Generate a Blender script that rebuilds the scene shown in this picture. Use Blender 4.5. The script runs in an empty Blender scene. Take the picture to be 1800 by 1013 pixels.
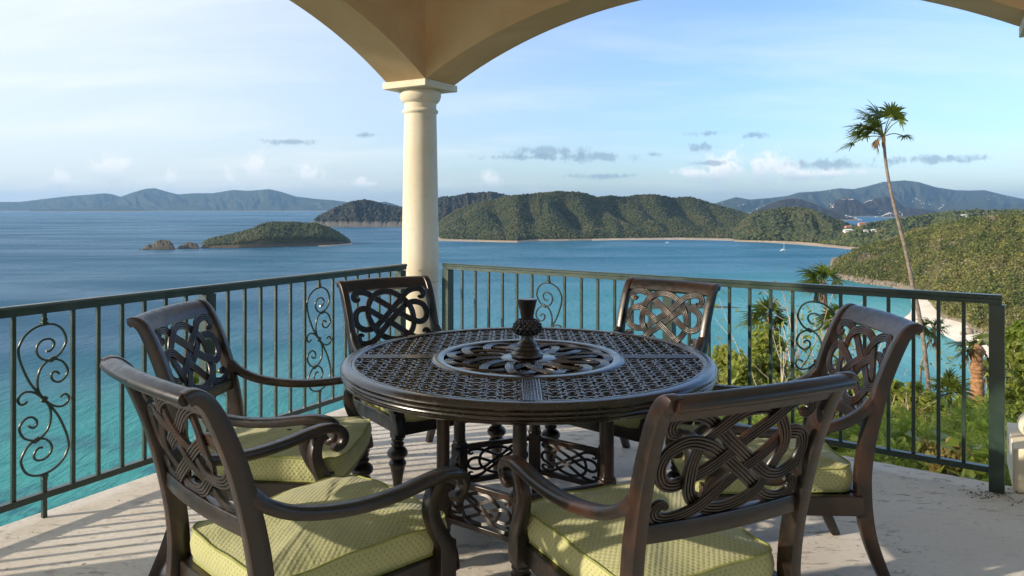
import bpy, math, random
import numpy as np
from mathutils import Vector, Matrix

random.seed(7); np.random.seed(7)
RNG = np.random.RandomState(11)
scene = bpy.context.scene
COL = scene.collection
R = math.radians

# ------------------------------------------------------------------ camera
EYE = 1.334            # eye height above the terrace floor
F = 1300.0             # focal length in photo pixels (photo is 1800 wide)
HZ = 364.0             # photo row of the true horizon
SEA = -78.67           # sea level, the eye is 80 m above it
cam_d = bpy.data.cameras.new('camera'); cam = bpy.data.objects.new('camera', cam_d); COL.objects.link(cam)
cam.location = (0, 0, EYE); cam.rotation_euler = (R(90), 0, 0)
cam_d.sensor_width = 36; cam_d.lens = 36 * F / 1800
cam_d.shift_y = (HZ - 506.5) / 1800
cam_d.clip_start = 0.05; cam_d.clip_end = 120000
scene.camera = cam

# ------------------------------------------------------------------ sky, sun, exposure
SUN_EL = R(19.0)
SUN_AZ = np.array([-0.955, -0.297])          # horizontal direction towards the sun
sun_vec = Vector((SUN_AZ[0] * math.cos(SUN_EL), SUN_AZ[1] * math.cos(SUN_EL), math.sin(SUN_EL)))
world = bpy.data.worlds.new('World'); scene.world = world; world.use_nodes = True
wt = world.node_tree; wt.nodes.clear()


def N(nt, kind, **kw):
    n = nt.nodes.new(kind)
    for k, v in kw.items():
        if k.startswith('i_'):
            n.inputs[k[2:].replace('_', ' ')].default_value = v
        elif k.startswith('n'):
            n.inputs[int(k[1:])].default_value = v
        else:
            setattr(n, k, v)
    return n


def math_n(nt, op, a, b=None, c=None, clamp=False):
    n = nt.nodes.new('ShaderNodeMath'); n.operation = op; n.use_clamp = clamp
    for i, v in enumerate((a, b, c)):
        if v is None: continue
        if isinstance(v, (int, float)): n.inputs[i].default_value = v
        else: nt.links.new(v, n.inputs[i])
    return n.outputs[0]


def mix_c(nt, fac, a, b, blend='MIX'):
    n = nt.nodes.new('ShaderNodeMix'); n.data_type = 'RGBA'; n.blend_type = blend
    for sock, v in ((n.inputs['Factor'], fac), (n.inputs['A'], a), (n.inputs['B'], b)):
        pass
    for idx, v in ((0, fac), (6, a), (7, b)):
        if isinstance(v, (int, float)): n.inputs[idx].default_value = v
        elif isinstance(v, tuple): n.inputs[idx].default_value = (*v, 1) if len(v) == 3 else v
        else: nt.links.new(v, n.inputs[idx])
    return n.outputs[2]


def mrange(nt, v, a, b, c=0.0, d=1.0, smooth=True):
    n = nt.nodes.new('ShaderNodeMapRange'); n.interpolation_type = 'SMOOTHSTEP' if smooth else 'LINEAR'
    nt.links.new(v, n.inputs[0])
    for i, x in enumerate((a, b, c, d)): n.inputs[1 + i].default_value = x
    return n.outputs[0]


def noise(nt, vec, scale, detail=4, rough=0.55, dist=0.0):
    n = N(nt, 'ShaderNodeTexNoise'); n.inputs['Scale'].default_value = scale; n.inputs['Detail'].default_value = detail
    n.inputs['Roughness'].default_value = rough; n.inputs['Distortion'].default_value = dist
    if vec is not None: nt.links.new(vec, n.inputs['Vector'])
    return n.outputs['Fac']


def build_world():
    nt = wt; L = nt.links.new
    sky = N(nt, 'ShaderNodeTexSky', sky_type='NISHITA', sun_disc=False, sun_elevation=SUN_EL,
            sun_rotation=math.atan2(SUN_AZ[0], SUN_AZ[1]), altitude=50, air_density=1.0, dust_density=0.8, ozone_density=2.5)
    tc = N(nt, 'ShaderNodeTexCoord'); d = tc.outputs['Generated']
    sep = N(nt, 'ShaderNodeSeparateXYZ'); L(d, sep.inputs[0])
    x, y, z = sep.outputs
    zz = math_n(nt, 'MAXIMUM', z, 0.0)
    # high thin veil, spread on a plane far above
    den = math_n(nt, 'ADD', zz, 0.16)
    cv = N(nt, 'ShaderNodeCombineXYZ'); L(math_n(nt, 'DIVIDE', x, den), cv.inputs[0]); L(math_n(nt, 'DIVIDE', y, den), cv.inputs[1])
    mp = N(nt, 'ShaderNodeMapping'); mp.inputs['Scale'].default_value = (0.55, 1.5, 1); mp.inputs['Rotation'].default_value = (0, 0, R(-12)); L(cv.outputs[0], mp.inputs[0])
    n1 = noise(nt, mp.outputs[0], 0.9, 7, 0.6, 0.4)
    veil = mrange(nt, n1, 0.40, 0.78, 0.0, 0.38)
    # brighter, denser veil towards the sun's side of the sky
    sd = N(nt, 'ShaderNodeVectorMath', operation='DOT_PRODUCT'); L(d, sd.inputs[0]); sd.inputs[1].default_value = tuple(sun_vec)
    side = mrange(nt, sd.outputs['Value'], -0.55, 0.35)
    veil = math_n(nt, 'ADD', veil, math_n(nt, 'MULTIPLY', side, 0.66), clamp=True)
    blue = mix_c(nt, 1.0, sky.outputs[0], mix_c(nt, mrange(nt, z, 0.0, 0.25), (0.72, 0.81, 0.98), (0.83, 0.92, 1.08)), 'MULTIPLY')
    c1 = mix_c(nt, veil, blue, (VEIL, VEIL * 1.055, VEIL * 1.06))
    # small clouds close to the horizon
    az = math_n(nt, 'ARCTAN2', x, y)
    cc = N(nt, 'ShaderNodeCombineXYZ'); L(az, cc.inputs[0]); L(z, cc.inputs[1])
    mp2 = N(nt, 'ShaderNodeMapping'); mp2.inputs['Scale'].default_value = (9.0, 22.0, 1); mp2.inputs['Location'].default_value = (3.1, 0.4, 0.7); L(cc.outputs[0], mp2.inputs[0])
    n2 = noise(nt, mp2.outputs[0], 1.0, 6, 0.58, 0.2)
    band = math_n(nt, 'MULTIPLY', mrange(nt, z, 0.005, 0.03), mrange(nt, z, 0.085, 0.045))
    low = math_n(nt, 'MULTIPLY', mrange(nt, n2, 0.56, 0.72), band)

    def blob(px, py, w, h, puff=0.6):
        a0 = math.atan2((px - 900) / F, 1.0); e0 = (HZ - py) / F / math.hypot(1, (px - 900) / F)
        dx = math_n(nt, 'DIVIDE', math_n(nt, 'SUBTRACT', az, a0), w / F)
        dy = math_n(nt, 'DIVIDE', math_n(nt, 'SUBTRACT', z, e0), h / F)
        r = math_n(nt, 'SQRT', math_n(nt, 'ADD', math_n(nt, 'MULTIPLY', dx, dx), math_n(nt, 'MULTIPLY', dy, dy)))
        return r, dy
    mp3 = N(nt, 'ShaderNodeMapping'); mp3.inputs['Scale'].default_value = (36.0, 30.0, 1); L(cc.outputs[0], mp3.inputs[0])
    n3 = noise(nt, mp3.outputs[0], 1.6, 6, 0.62, 0.3)
    n4 = noise(nt, mp3.outputs[0], 5.0, 5, 0.65, 0.4)
    n3c = math_n(nt, 'ADD', math_n(nt, 'MULTIPLY', math_n(nt, 'SUBTRACT', n3, 0.5), 3.8), math_n(nt, 'MULTIPLY', math_n(nt, 'SUBTRACT', n4, 0.5), 1.6))
    puffs = [(1270, 299, 40, 26), (1228, 306, 34, 14), (1350, 296, 26, 28), (1390, 301, 20, 16), (1450, 306, 54, 9),
             (196, 300, 26, 24), (100, 318, 16, 14), (298, 316, 12, 22), (402, 316, 16, 16), (452, 302, 20, 34), (545, 312, 28, 20), (640, 324, 24, 10), (858, 318, 22, 18)]
    col = c1
    for i, (px, py, w, h) in enumerate(puffs):
        r, dy = blob(px, py, w, h)
        m = mrange(nt, math_n(nt, 'ADD', r, n3c), 1.35, 0.1, 0.0, 0.85 if px > 1000 else 0.62)
        shade = mrange(nt, dy, -0.9, 0.5)
        cl = mix_c(nt, shade, (CLD * .66, CLD * .75, CLD * .84), (CLD * 1.16, CLD * 1.15, CLD * 1.13))
        col = mix_c(nt, m, col, cl)
    dark = [(960, 268, 62, 10), (1455, 289, 56, 9), (1045, 277, 70, 8), (930, 277, 80, 5), (1242, 236, 30, 6), (1236, 259, 28, 7), (1330, 238, 24, 5), (510, 250, 40, 5), (640, 238, 20, 4), (1060, 310, 60, 5), (1240, 287, 30, 5), (1640, 280, 60, 6), (1150, 272, 16, 5)]
    for px, py, w, h in dark:
        r, dy = blob(px, py, w, h)
        m = mrange(nt, math_n(nt, 'ADD', r, n3c), 1.3, 0.2, 0.0, 0.72)
        col = mix_c(nt, m, col, (CLD * .32, CLD * .45, CLD * .57))
    col = mix_c(nt, math_n(nt, 'MULTIPLY', low, 0.35), col, (CLD * .9, CLD * .93, CLD * .97))
    bg = N(nt, 'ShaderNodeBackground'); L(col, bg.inputs[0]); bg.inputs[1].default_value = SKY_STRENGTH
    out = N(nt, 'ShaderNodeOutputWorld'); L(bg.outputs[0], out.inputs[0])


SKY_STRENGTH = 0.112
VEIL = 4.45
CLD = 4.5
build_world()
sun_d = bpy.data.lights.new('sun', 'SUN'); sun = bpy.data.objects.new('sun', sun_d); COL.objects.link(sun)
sun_d.energy = 2.75; sun_d.angle = R(0.9); sun_d.color = (1.0, 0.86, 0.66)
sun.rotation_euler = sun_vec.to_track_quat('Z', 'Y').to_euler()
vs = scene.view_settings
vs.view_transform = 'Standard'; vs.look = 'None'; vs.exposure = 1.06; vs.gamma = 1; vs.use_curve_mapping = False
scene.cycles.use_denoising = True
scene.cycles.max_bounces = 8; scene.cycles.diffuse_bounces = 6; scene.cycles.glossy_bounces = 4
scene.cycles.volume_bounces = 0


# ------------------------------------------------------------------ helpers
def px(x, y, Y):
    """photo pixel + depth -> world point"""
    return np.array([(x - 900) / F * Y, Y, EYE + (HZ - y) / F * Y])


def spline(pts, n, closed=False):
    P = np.array(pts, float); m = len(P)
    out = []
    if closed:
        t = np.linspace(0, m, n, endpoint=False)
    else:
        t = np.linspace(0, m - 1, n)
    for s in t:
        i = int(math.floor(s)); f = s - i
        if closed:
            a, b, c, d = P[(i - 1) % m], P[i % m], P[(i + 1) % m], P[(i + 2) % m]
        else:
            if i >= m - 1: i = m - 2; f = 1.0
            b, c = P[i], P[i + 1]
            a = P[i - 1] if i > 0 else 2 * b - c
            d = P[i + 2] if i + 2 < m else 2 * c - b
        out.append(0.5 * (2 * b + (c - a) * f + (2 * a - 5 * b + 4 * c - d) * f * f + (3 * b - a - 3 * c + d) * f ** 3))
    return np.array(out)


def rrect(w, h, r=None, k=2):
    """rounded rectangle profile, counter clockwise"""
    r = min(w, h) * 0.3 if r is None else r
    pts = []
    for cx, cy, a0 in ((w / 2 - r, h / 2 - r, 0), (-w / 2 + r, h / 2 - r, 90), (-w / 2 + r, -h / 2 + r, 180), (w / 2 - r, -h / 2 + r, 270)):
        for j in range(k + 1):
            a = R(a0 + 90 * j / k); pts.append((cx + r * math.cos(a), cy + r * math.sin(a)))
    return np.array(pts)


class MB:
    def __init__(s): s.v = []; s.f = []; s.n = 0; s.uv = None

    def add(s, V, Fc):
        V = np.asarray(V, float); s.v.append(V)
        s.f.extend([tuple(int(i) + s.n for i in f) for f in Fc]); s.n += len(V)

    def box(s, c, size, M=None):
        x, y, z = np.array(size) / 2
        V = np.array([(-x, -y, -z), (x, -y, -z), (x, y, -z), (-x, y, -z), (-x, -y, z), (x, -y, z), (x, y, z), (-x, y, z)], float)
        if M is not None: V = V @ np.array(M).T
        s.add(V + np.array(c), [(0, 3, 2, 1), (4, 5, 6, 7), (0, 1, 5, 4), (1, 2, 6, 5), (2, 3, 7, 6), (3, 0, 4, 7)])

    def sweep(s, path, prof, side=None, scale=None, closed=False, caps=True):
        P = np.asarray(path, float); m = len(P); prof = np.asarray(prof, float); k = len(prof)
        if closed: T = np.roll(P, -1, 0) - np.roll(P, 1, 0)
        else: T = np.gradient(P, axis=0)
        T /= np.linalg.norm(T, axis=1)[:, None] + 1e-12
        V = np.zeros((m, k, 3))
        u = None
        for i in range(m):
            t = T[i]
            if side is not None:
                sd = np.asarray(side if np.ndim(side) == 1 else side[i], float)
                a = sd - t * np.dot(sd, t)
            else:
                if u is None:
                    ref = np.array([0, 0, 1.0]) if abs(t[2]) < 0.9 else np.array([1.0, 0, 0])
                    u = np.cross(ref, t)
                a = u - t * np.dot(u, t)
            a /= np.linalg.norm(a) + 1e-12; u = a
            b = np.cross(t, a)
            sc = 1.0 if scale is None else scale[i]
            sc = np.array([sc, sc]) if np.ndim(sc) == 0 else np.asarray(sc)
            V[i] = P[i] + np.outer(prof[:, 0] * sc[0], a) + np.outer(prof[:, 1] * sc[1], b)
        Fc = []
        mm = m if closed else m - 1
        for i in range(mm):
            j = (i + 1) % m
            for q in range(k):
                r = (q + 1) % k
                Fc.append((i * k + q, i * k + r, j * k + r, j * k + q))
        if not closed and caps:
            Fc.append(tuple(range(k - 1, -1, -1))); Fc.append(tuple((m - 1) * k + q for q in range(k)))
        s.add(V.reshape(-1, 3), Fc)

    def tube(s, path, r, n=8, scale=None, closed=False):
        a = np.linspace(0, 2 * math.pi, n, endpoint=False)
        s.sweep(path, np.c_[np.cos(a), np.sin(a)] * r, None, scale, closed)

    def lathe(s, prof, c=(0, 0, 0), n=24, mod=None):
        prof = np.asarray(prof, float); k = len(prof)
        V = np.zeros((n, k, 3))
        for i in range(n):
            a = 2 * math.pi * i / n
            rr = prof[:, 0] if mod is None else np.array([mod(r, z, a) for r, z in prof])
            V[i, :, 0] = rr * math.cos(a); V[i, :, 1] = rr * math.sin(a); V[i, :, 2] = prof[:, 1]
        Fc = []
        for i in range(n):
            j = (i + 1) % n
            for q in range(k - 1):
                Fc.append((i * k + q, j * k + q, j * k + q + 1, i * k + q + 1))
        s.add(V.reshape(-1, 3) + np.array(c), Fc)

    def build(s, name, mat, parent=None, smooth=40, bevel=0, loc=None):
        V = np.concatenate(s.v) if s.v else np.zeros((0, 3))
        me = bpy.data.meshes.new(name)
        me.from_pydata(V.tolist(), [], s.f)
        return finish(me, name, mat, parent, smooth, bevel, loc)


def finish(me, name, mat, parent=None, smooth=40, bevel=0, loc=None):
    me.validate(); me.update()
    if smooth:
        me.polygons.foreach_set('use_smooth', [True] * len(me.polygons))
        if smooth < 180: me.set_sharp_from_angle(angle=R(smooth))
    me.materials.append(mat)
    o = bpy.data.objects.new(name, me); COL.objects.link(o)
    if parent is not None: o.parent = parent
    if loc is not None: o.location = loc
    if bevel:
        b = o.modifiers.new('bevel', 'BEVEL'); b.width = bevel; b.segments = 2; b.limit_method = 'ANGLE'; b.angle_limit = R(40)
    return o


def np_mesh(name, V, Fq, mat, parent=None, attr=None, smooth=0, uv=None):
    """fast mesh from arrays: V (n,3), Fq (m,k)"""
    V = np.asarray(V, np.float32); Fq = np.asarray(Fq, np.int32); m, k = Fq.shape
    me = bpy.data.meshes.new(name)
    me.vertices.add(len(V)); me.vertices.foreach_set('co', V.ravel())
    me.loops.add(m * k); me.loops.foreach_set('vertex_index', Fq.ravel())
    me.polygons.add(m); me.polygons.foreach_set('loop_start', np.arange(0, m * k, k, dtype=np.int32))
    try: me.polygons.foreach_set('loop_total', np.full(m, k, np.int32))
    except Exception: pass
    me.update(calc_edges=True)
    if attr is not None:
        a = me.attributes.new('rnd', 'FLOAT', 'POINT'); a.data.foreach_set('value', np.asarray(attr, np.float32))
    if uv is not None:
        l = me.uv_layers.new(name='UVMap'); l.data.foreach_set('uv', np.asarray(uv, np.float32)[Fq.ravel()].ravel())
    if smooth: me.polygons.foreach_set('use_smooth', [True] * m)
    me.materials.append(mat)
    o = bpy.data.objects.new(name, me); COL.objects.link(o)
    if parent is not None: o.parent = parent
    return o


def empty(name, loc=(0, 0, 0), rz=0.0):
    o = bpy.data.objects.new(name, None); COL.objects.link(o); o.location = loc; o.rotation_euler = (0, 0, rz); o.empty_display_size = 0.1
    return o


def tag(o, label=None, cat=None, group=None, kind=None):
    if label: o['label'] = label
    if cat: o['category'] = cat
    if group: o['group'] = group
    if kind: o['kind'] = kind
    return o


def copy_tree(o, parent=None):
    c = o.copy(); COL.objects.link(c)
    if parent is not None: c.parent = parent
    for ch in list(o.children): copy_tree(ch, c)
    return c


def h2(ix, iy, seed):
    n = (ix.astype(np.int64) * 374761393 + iy.astype(np.int64) * 668265263 + seed * 1442695) & 0x7fffffff
    n = ((n ^ (n >> 13)) * 1274126177) & 0x7fffffff
    n = n ^ (n >> 16)
    return (n & 0xffff) / 65535.0


def vnoise(x, y, seed=0):
    x = np.asarray(x, float); y = np.asarray(y, float)
    ix = np.floor(x); iy = np.floor(y); fx = x - ix; fy = y - iy
    fx = fx * fx * (3 - 2 * fx); fy = fy * fy * (3 - 2 * fy)
    a, b, c, d = h2(ix, iy, seed), h2(ix + 1, iy, seed), h2(ix, iy + 1, seed), h2(ix + 1, iy + 1, seed)
    return (a + (b - a) * fx) * (1 - fy) + (c + (d - c) * fx) * fy


def fbm(x, y, oct=4, seed=0):
    t = 0; a = 0.5; s = 0
    for i in range(oct):
        t = t + a * vnoise(x * 2 ** i, y * 2 ** i, seed + i * 17); s += a; a *= 0.5
    return t / s


# ------------------------------------------------------------------ materials
def mat(name):
    m = bpy.data.materials.new(name); m.use_nodes = True
    nt = m.node_tree; b = nt.nodes['Principled BSDF']
    return m, nt, b


def set_p(b, col=None, rough=None, metal=None, spec=None, coat=None, coat_rough=None):
    if col is not None: b.inputs['Base Color'].default_value = (*col, 1)
    if rough is not None: b.inputs['Roughness'].default_value = rough
    if metal is not None: b.inputs['Metallic'].default_value = metal
    if spec is not None: b.inputs['Specular IOR Level'].default_value = spec
    if coat is not None: b.inputs['Coat Weight'].default_value = coat
    if coat_rough is not None: b.inputs['Coat Roughness'].default_value = coat_rough


def bump(nt, b, h, strength=0.3, dist=0.01, socket='Normal'):
    n = N(nt, 'ShaderNodeBump'); n.inputs['Strength'].default_value = strength; n.inputs['Distance'].default_value = dist
    nt.links.new(h, n.inputs['Height']); nt.links.new(n.outputs[0], b.inputs[socket])
    return n


def objc(nt): return N(nt, 'ShaderNodeTexCoord').outputs['Object']
def posc(nt): return N(nt, 'ShaderNodeNewGeometry').outputs['Position']


def m_stone(name, c0, c1, scale=3.0, rough=0.85, bs=0.25, pits=True):
    m, nt, b = mat(name); v = posc(nt)
    n1 = noise(nt, v, scale, 6, 0.6); n2 = noise(nt, v, scale * 14, 5, 0.7)
    col = mix_c(nt, mrange(nt, n1, 0.3, 0.7), c0, c1)
    col = mix_c(nt, mrange(nt, n2, 0.52, 0.75, 0, 0.25), col, tuple(x * 0.6 for x in c0))
    st = N(nt, 'ShaderNodeMapping'); st.inputs['Scale'].default_value = (9, 9, 0.8); nt.links.new(v, st.inputs[0])
    col = mix_c(nt, mrange(nt, noise(nt, st.outputs[0], 1.0, 5, 0.65, 0.3), 0.5, 0.75, 0, 0.28), col, tuple(x * 0.68 for x in c0))
    nt.links.new(col, b.inputs['Base Color']); set_p(b, rough=rough, spec=0.25)
    bump(nt, b, n2, bs, 0.004)
    return m


def m_floor():
    m, nt, b = mat('coral stone paving'); v = posc(nt); L = nt.links.new
    big = noise(nt, v, 0.9, 5, 0.6, 0.3)
    col = mix_c(nt, mrange(nt, big, 0.3, 0.7), (0.68, 0.615, 0.54), (0.79, 0.74, 0.675))
    mp = N(nt, 'ShaderNodeMapping'); mp.inputs['Rotation'].default_value = (0, 0, R(24)); mp.inputs['Scale'].default_value = (5.5, 16, 1); L(v, mp.inputs[0])
    vein = noise(nt, mp.outputs[0], 1.6, 9, 0.72, 0.9)
    pit = mrange(nt, vein, 0.56, 0.64)
    reg = mrange(nt, noise(nt, v, 1.3, 3, 0.5, 0.0), 0.40, 0.58, 0.15, 1.0)
    pitm = math_n(nt, 'MULTIPLY', pit, reg)
    fine = noise(nt, v, 38, 7, 0.78)
    col = mix_c(nt, math_n(nt, 'MULTIPLY', mrange(nt, fine, 0.54, 0.68), 0.55), col, (0.36, 0.30, 0.24))
    col = mix_c(nt, math_n(nt, 'MULTIPLY', pitm, 0.55), col, (0.27, 0.225, 0.18))
    warm = mrange(nt, noise(nt, v, 0.7, 3, 0.5), 0.5, 0.75, 0, 0.3)
    col = mix_c(nt, warm, col, (0.66, 0.52, 0.40))
    spots = N(nt, 'ShaderNodeTexVoronoi'); spots.inputs['Scale'].default_value = 7; L(v, spots.inputs['Vector'])
    col = mix_c(nt, mrange(nt, spots.outputs['Distance'], 0.075, 0.045, 0, 0.75), col, (0.08, 0.065, 0.05))
    L(col, b.inputs['Base Color']); set_p(b, rough=0.78, spec=0.3)
    hgt = math_n(nt, 'SUBTRACT', math_n(nt, 'MULTIPLY', fine, 0.7), math_n(nt, 'MULTIPLY', pitm, 0.8))
    bump(nt, b, hgt, 0.8, 0.007)
    return m


def m_stucco():
    m, nt, b = mat('ochre stucco'); v = posc(nt)
    n1 = noise(nt, v, 1.6, 7, 0.62, 0.5); n2 = noise(nt, v, 60, 4, 0.7); n3 = noise(nt, v, 5, 6, 0.65, 0.6)
    col = mix_c(nt, mrange(nt, n1, 0.3, 0.72), (0.60, 0.40, 0.215), (0.70, 0.50, 0.295))
    col = mix_c(nt, mrange(nt, n3, 0.52, 0.74, 0, 0.5), col, (0.62, 0.36, 0.19))
    nt.links.new(col, b.inputs['Base Color']); set_p(b, rough=0.9, spec=0.2)
    bump(nt, b, math_n(nt, 'ADD', math_n(nt, 'MULTIPLY', n2, 0.5), n3), 0.38, 0.008)
    return m


def m_metal_green():
    m, nt, b = mat('dark green painted metal'); v = posc(nt)
    n1 = noise(nt, v, 9, 5, 0.6)
    col = mix_c(nt, mrange(nt, n1, 0.35, 0.7), (0.018, 0.040, 0.030), (0.028, 0.056, 0.043))
    nt.links.new(col, b.inputs['Base Color']); set_p(b, spec=0.55, coat=0.2, coat_rough=0.2)
    nt.links.new(mrange(nt, n1, 0.3, 0.7, 0.28, 0.42), b.inputs['Roughness'])
    bump(nt, b, noise(nt, v, 120, 3, 0.6), 0.08, 0.002)
    return m


def m_bronze(name='antique bronze cast metal', wear=0.65, r0=0.29, r1=0.46, coat=0.22):
    m, nt, b = mat(name); v = objc(nt)
    n1 = noise(nt, v, 5.5, 6, 0.65, 0.6); n2 = noise(nt, v, 34, 5, 0.7)
    col = mix_c(nt, mrange(nt, n1, 0.40, 0.66, 0, wear), (0.0060, 0.0042, 0.0036), (0.046, 0.016, 0.0078))
    col = mix_c(nt, mrange(nt, n2, 0.55, 0.75, 0, 0.35), col, (0.010, 0.0065, 0.005))
    nt.links.new(col, b.inputs['Base Color']); set_p(b, spec=0.55, coat=coat, coat_rough=r0 * .75)
    nt.links.new(mrange(nt, n2, 0.3, 0.7, r0, r1), b.inputs['Roughness'])
    bump(nt, b, noise(nt, v, 90, 4, 0.7), 0.12, 0.002)
    return m


def m_fabric():
    m, nt, b = mat('green woven cushion fabric'); L = nt.links.new
    uv = N(nt, 'ShaderNodeTexCoord').outputs['UV']; v = objc(nt)
    s = N(nt, 'ShaderNodeSeparateXYZ'); L(uv, s.inputs[0])
    k = 2 * math.pi / 0.0165
    a = math_n(nt, 'COSINE', math_n(nt, 'MULTIPLY', s.outputs[0], k))
    c = math_n(nt, 'COSINE', math_n(nt, 'MULTIPLY', s.outputs[1], k * 0.8))
    prod = math_n(nt, 'MULTIPLY', a, c)
    hole = mrange(nt, prod, 0.62, 0.95)
    ridge = mrange(nt, prod, -0.95, 0.3)
    n1 = noise(nt, v, 7, 4, 0.6); thread = noise(nt, v, 420, 2, 0.7)
    col = mix_c(nt, mrange(nt, n1, 0.3, 0.7), (0.385, 0.395, 0.185), (0.455, 0.455, 0.230))
    col = mix_c(nt, math_n(nt, 'MULTIPLY', hole, 0.60), col, (0.13, 0.125, 0.035))
    col = mix_c(nt, mrange(nt, ridge, 0.0, 1.0, 0.12, 0.0), col, (0.52, 0.53, 0.27))
    L(col, b.inputs['Base Color']); set_p(b, rough=0.92, spec=0.15)
    b.inputs['Sheen Weight'].default_value = 0.25; b.inputs['Sheen Roughness'].default_value = 0.5
    hgt = math_n(nt, 'ADD', math_n(nt, 'MULTIPLY', ridge, -0.6), math_n(nt, 'MULTIPLY', thread, 0.25))
    wr = N(nt, 'ShaderNodeMapping'); wr.inputs['Scale'].default_value = (5, 13, 5); L(v, wr.inputs[0])
    crease = noise(nt, wr.outputs[0], 1.4, 4, 0.55, 0.8)
    bump(nt, b, math_n(nt, 'ADD', math_n(nt, 'SUBTRACT', hgt, hole), math_n(nt, 'MULTIPLY', crease, 5.0)), 0.5, 0.0025)
    return m


def m_leaf(name, c0, c1, trans=0.35, rough=0.55, nscale=2.0, attr=True, c2=None):
    m, nt, b = mat(name); L = nt.links.new
    if attr: f = N(nt, 'ShaderNodeAttribute', attribute_name='rnd').outputs['Fac']
    else: f = noise(nt, posc(nt), nscale, 4, 0.6)
    g = noise(nt, posc(nt), nscale, 4, 0.6)
    col = mix_c(nt, f, c0, c1)
    if c2: col = mix_c(nt, mrange(nt, g, 0.5, 0.72, 0, 0.8), col, c2)
    L(col, b.inputs['Base Color']); set_p(b, rough=rough, spec=0.3)
    if trans > 0:
        t = N(nt, 'ShaderNodeBsdfTranslucent'); L(mix_c(nt, 0.5, col, (c1[0] * 1.5, c1[1] * 1.5, c1[2] * 0.8)), t.inputs[0])
        mx = N(nt, 'ShaderNodeMixShader'); mx.inputs[0].default_value = trans
        L(b.outputs[0], mx.inputs[1]); L(t.outputs[0], mx.inputs[2])
        L(mx.outputs[0], nt.nodes['Material Output'].inputs[0])
    return m


def m_ground(name, cols, scale=0.02, low=None, low_h=3.0, low_noise=2.0, bs=0.0, bd=1.0):
    """terrain: noise-mixed earth and scrub colours; a bare shore of colour `low` under low_h metres above the sea"""
    m, nt, b = mat(name); L = nt.links.new; v = posc(nt)
    n1 = noise(nt, v, scale, 7, 0.62, 0.3); n2 = noise(nt, v, scale * 9, 5, 0.7)
    col = mix_c(nt, mrange(nt, n1, 0.32, 0.68), cols[0], cols[1])
    col = mix_c(nt, mrange(nt, n2, 0.5, 0.7, 0, 0.6), col, cols[2])
    if low is not None:
        s = N(nt, 'ShaderNodeSeparateXYZ'); L(v, s.inputs[0])
        hh = math_n(nt, 'ADD', s.outputs[2], math_n(nt, 'MULTIPLY', math_n(nt, 'SUBTRACT', n2, 0.5), low_noise))
        col = mix_c(nt, mrange(nt, hh, SEA + low_h * 1.2, SEA + low_h * 0.7), col, mix_c(nt, n2, low, tuple(x * 0.55 for x in low)))
    L(col, b.inputs['Base Color']); set_p(b, rough=0.95, spec=0.1)
    if bs: bump(nt, b, n2, bs, bd)
    return m


def m_plain(name, c, rough=0.7, nscale=8, var=0.25, spec=0.3, bs=0.1):
    m, nt, b = mat(name); v = posc(nt)
    n1 = noise(nt, v, nscale, 5, 0.6)
    col = mix_c(nt, mrange(nt, n1, 0.3, 0.7), tuple(x * (1 - var) for x in c), tuple(min(1, x * (1 + var)) for x in c))
    nt.links.new(col, b.inputs['Base Color']); set_p(b, rough=rough, spec=spec)
    if bs: bump(nt, b, n1, bs, 0.01)
    return m


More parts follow.
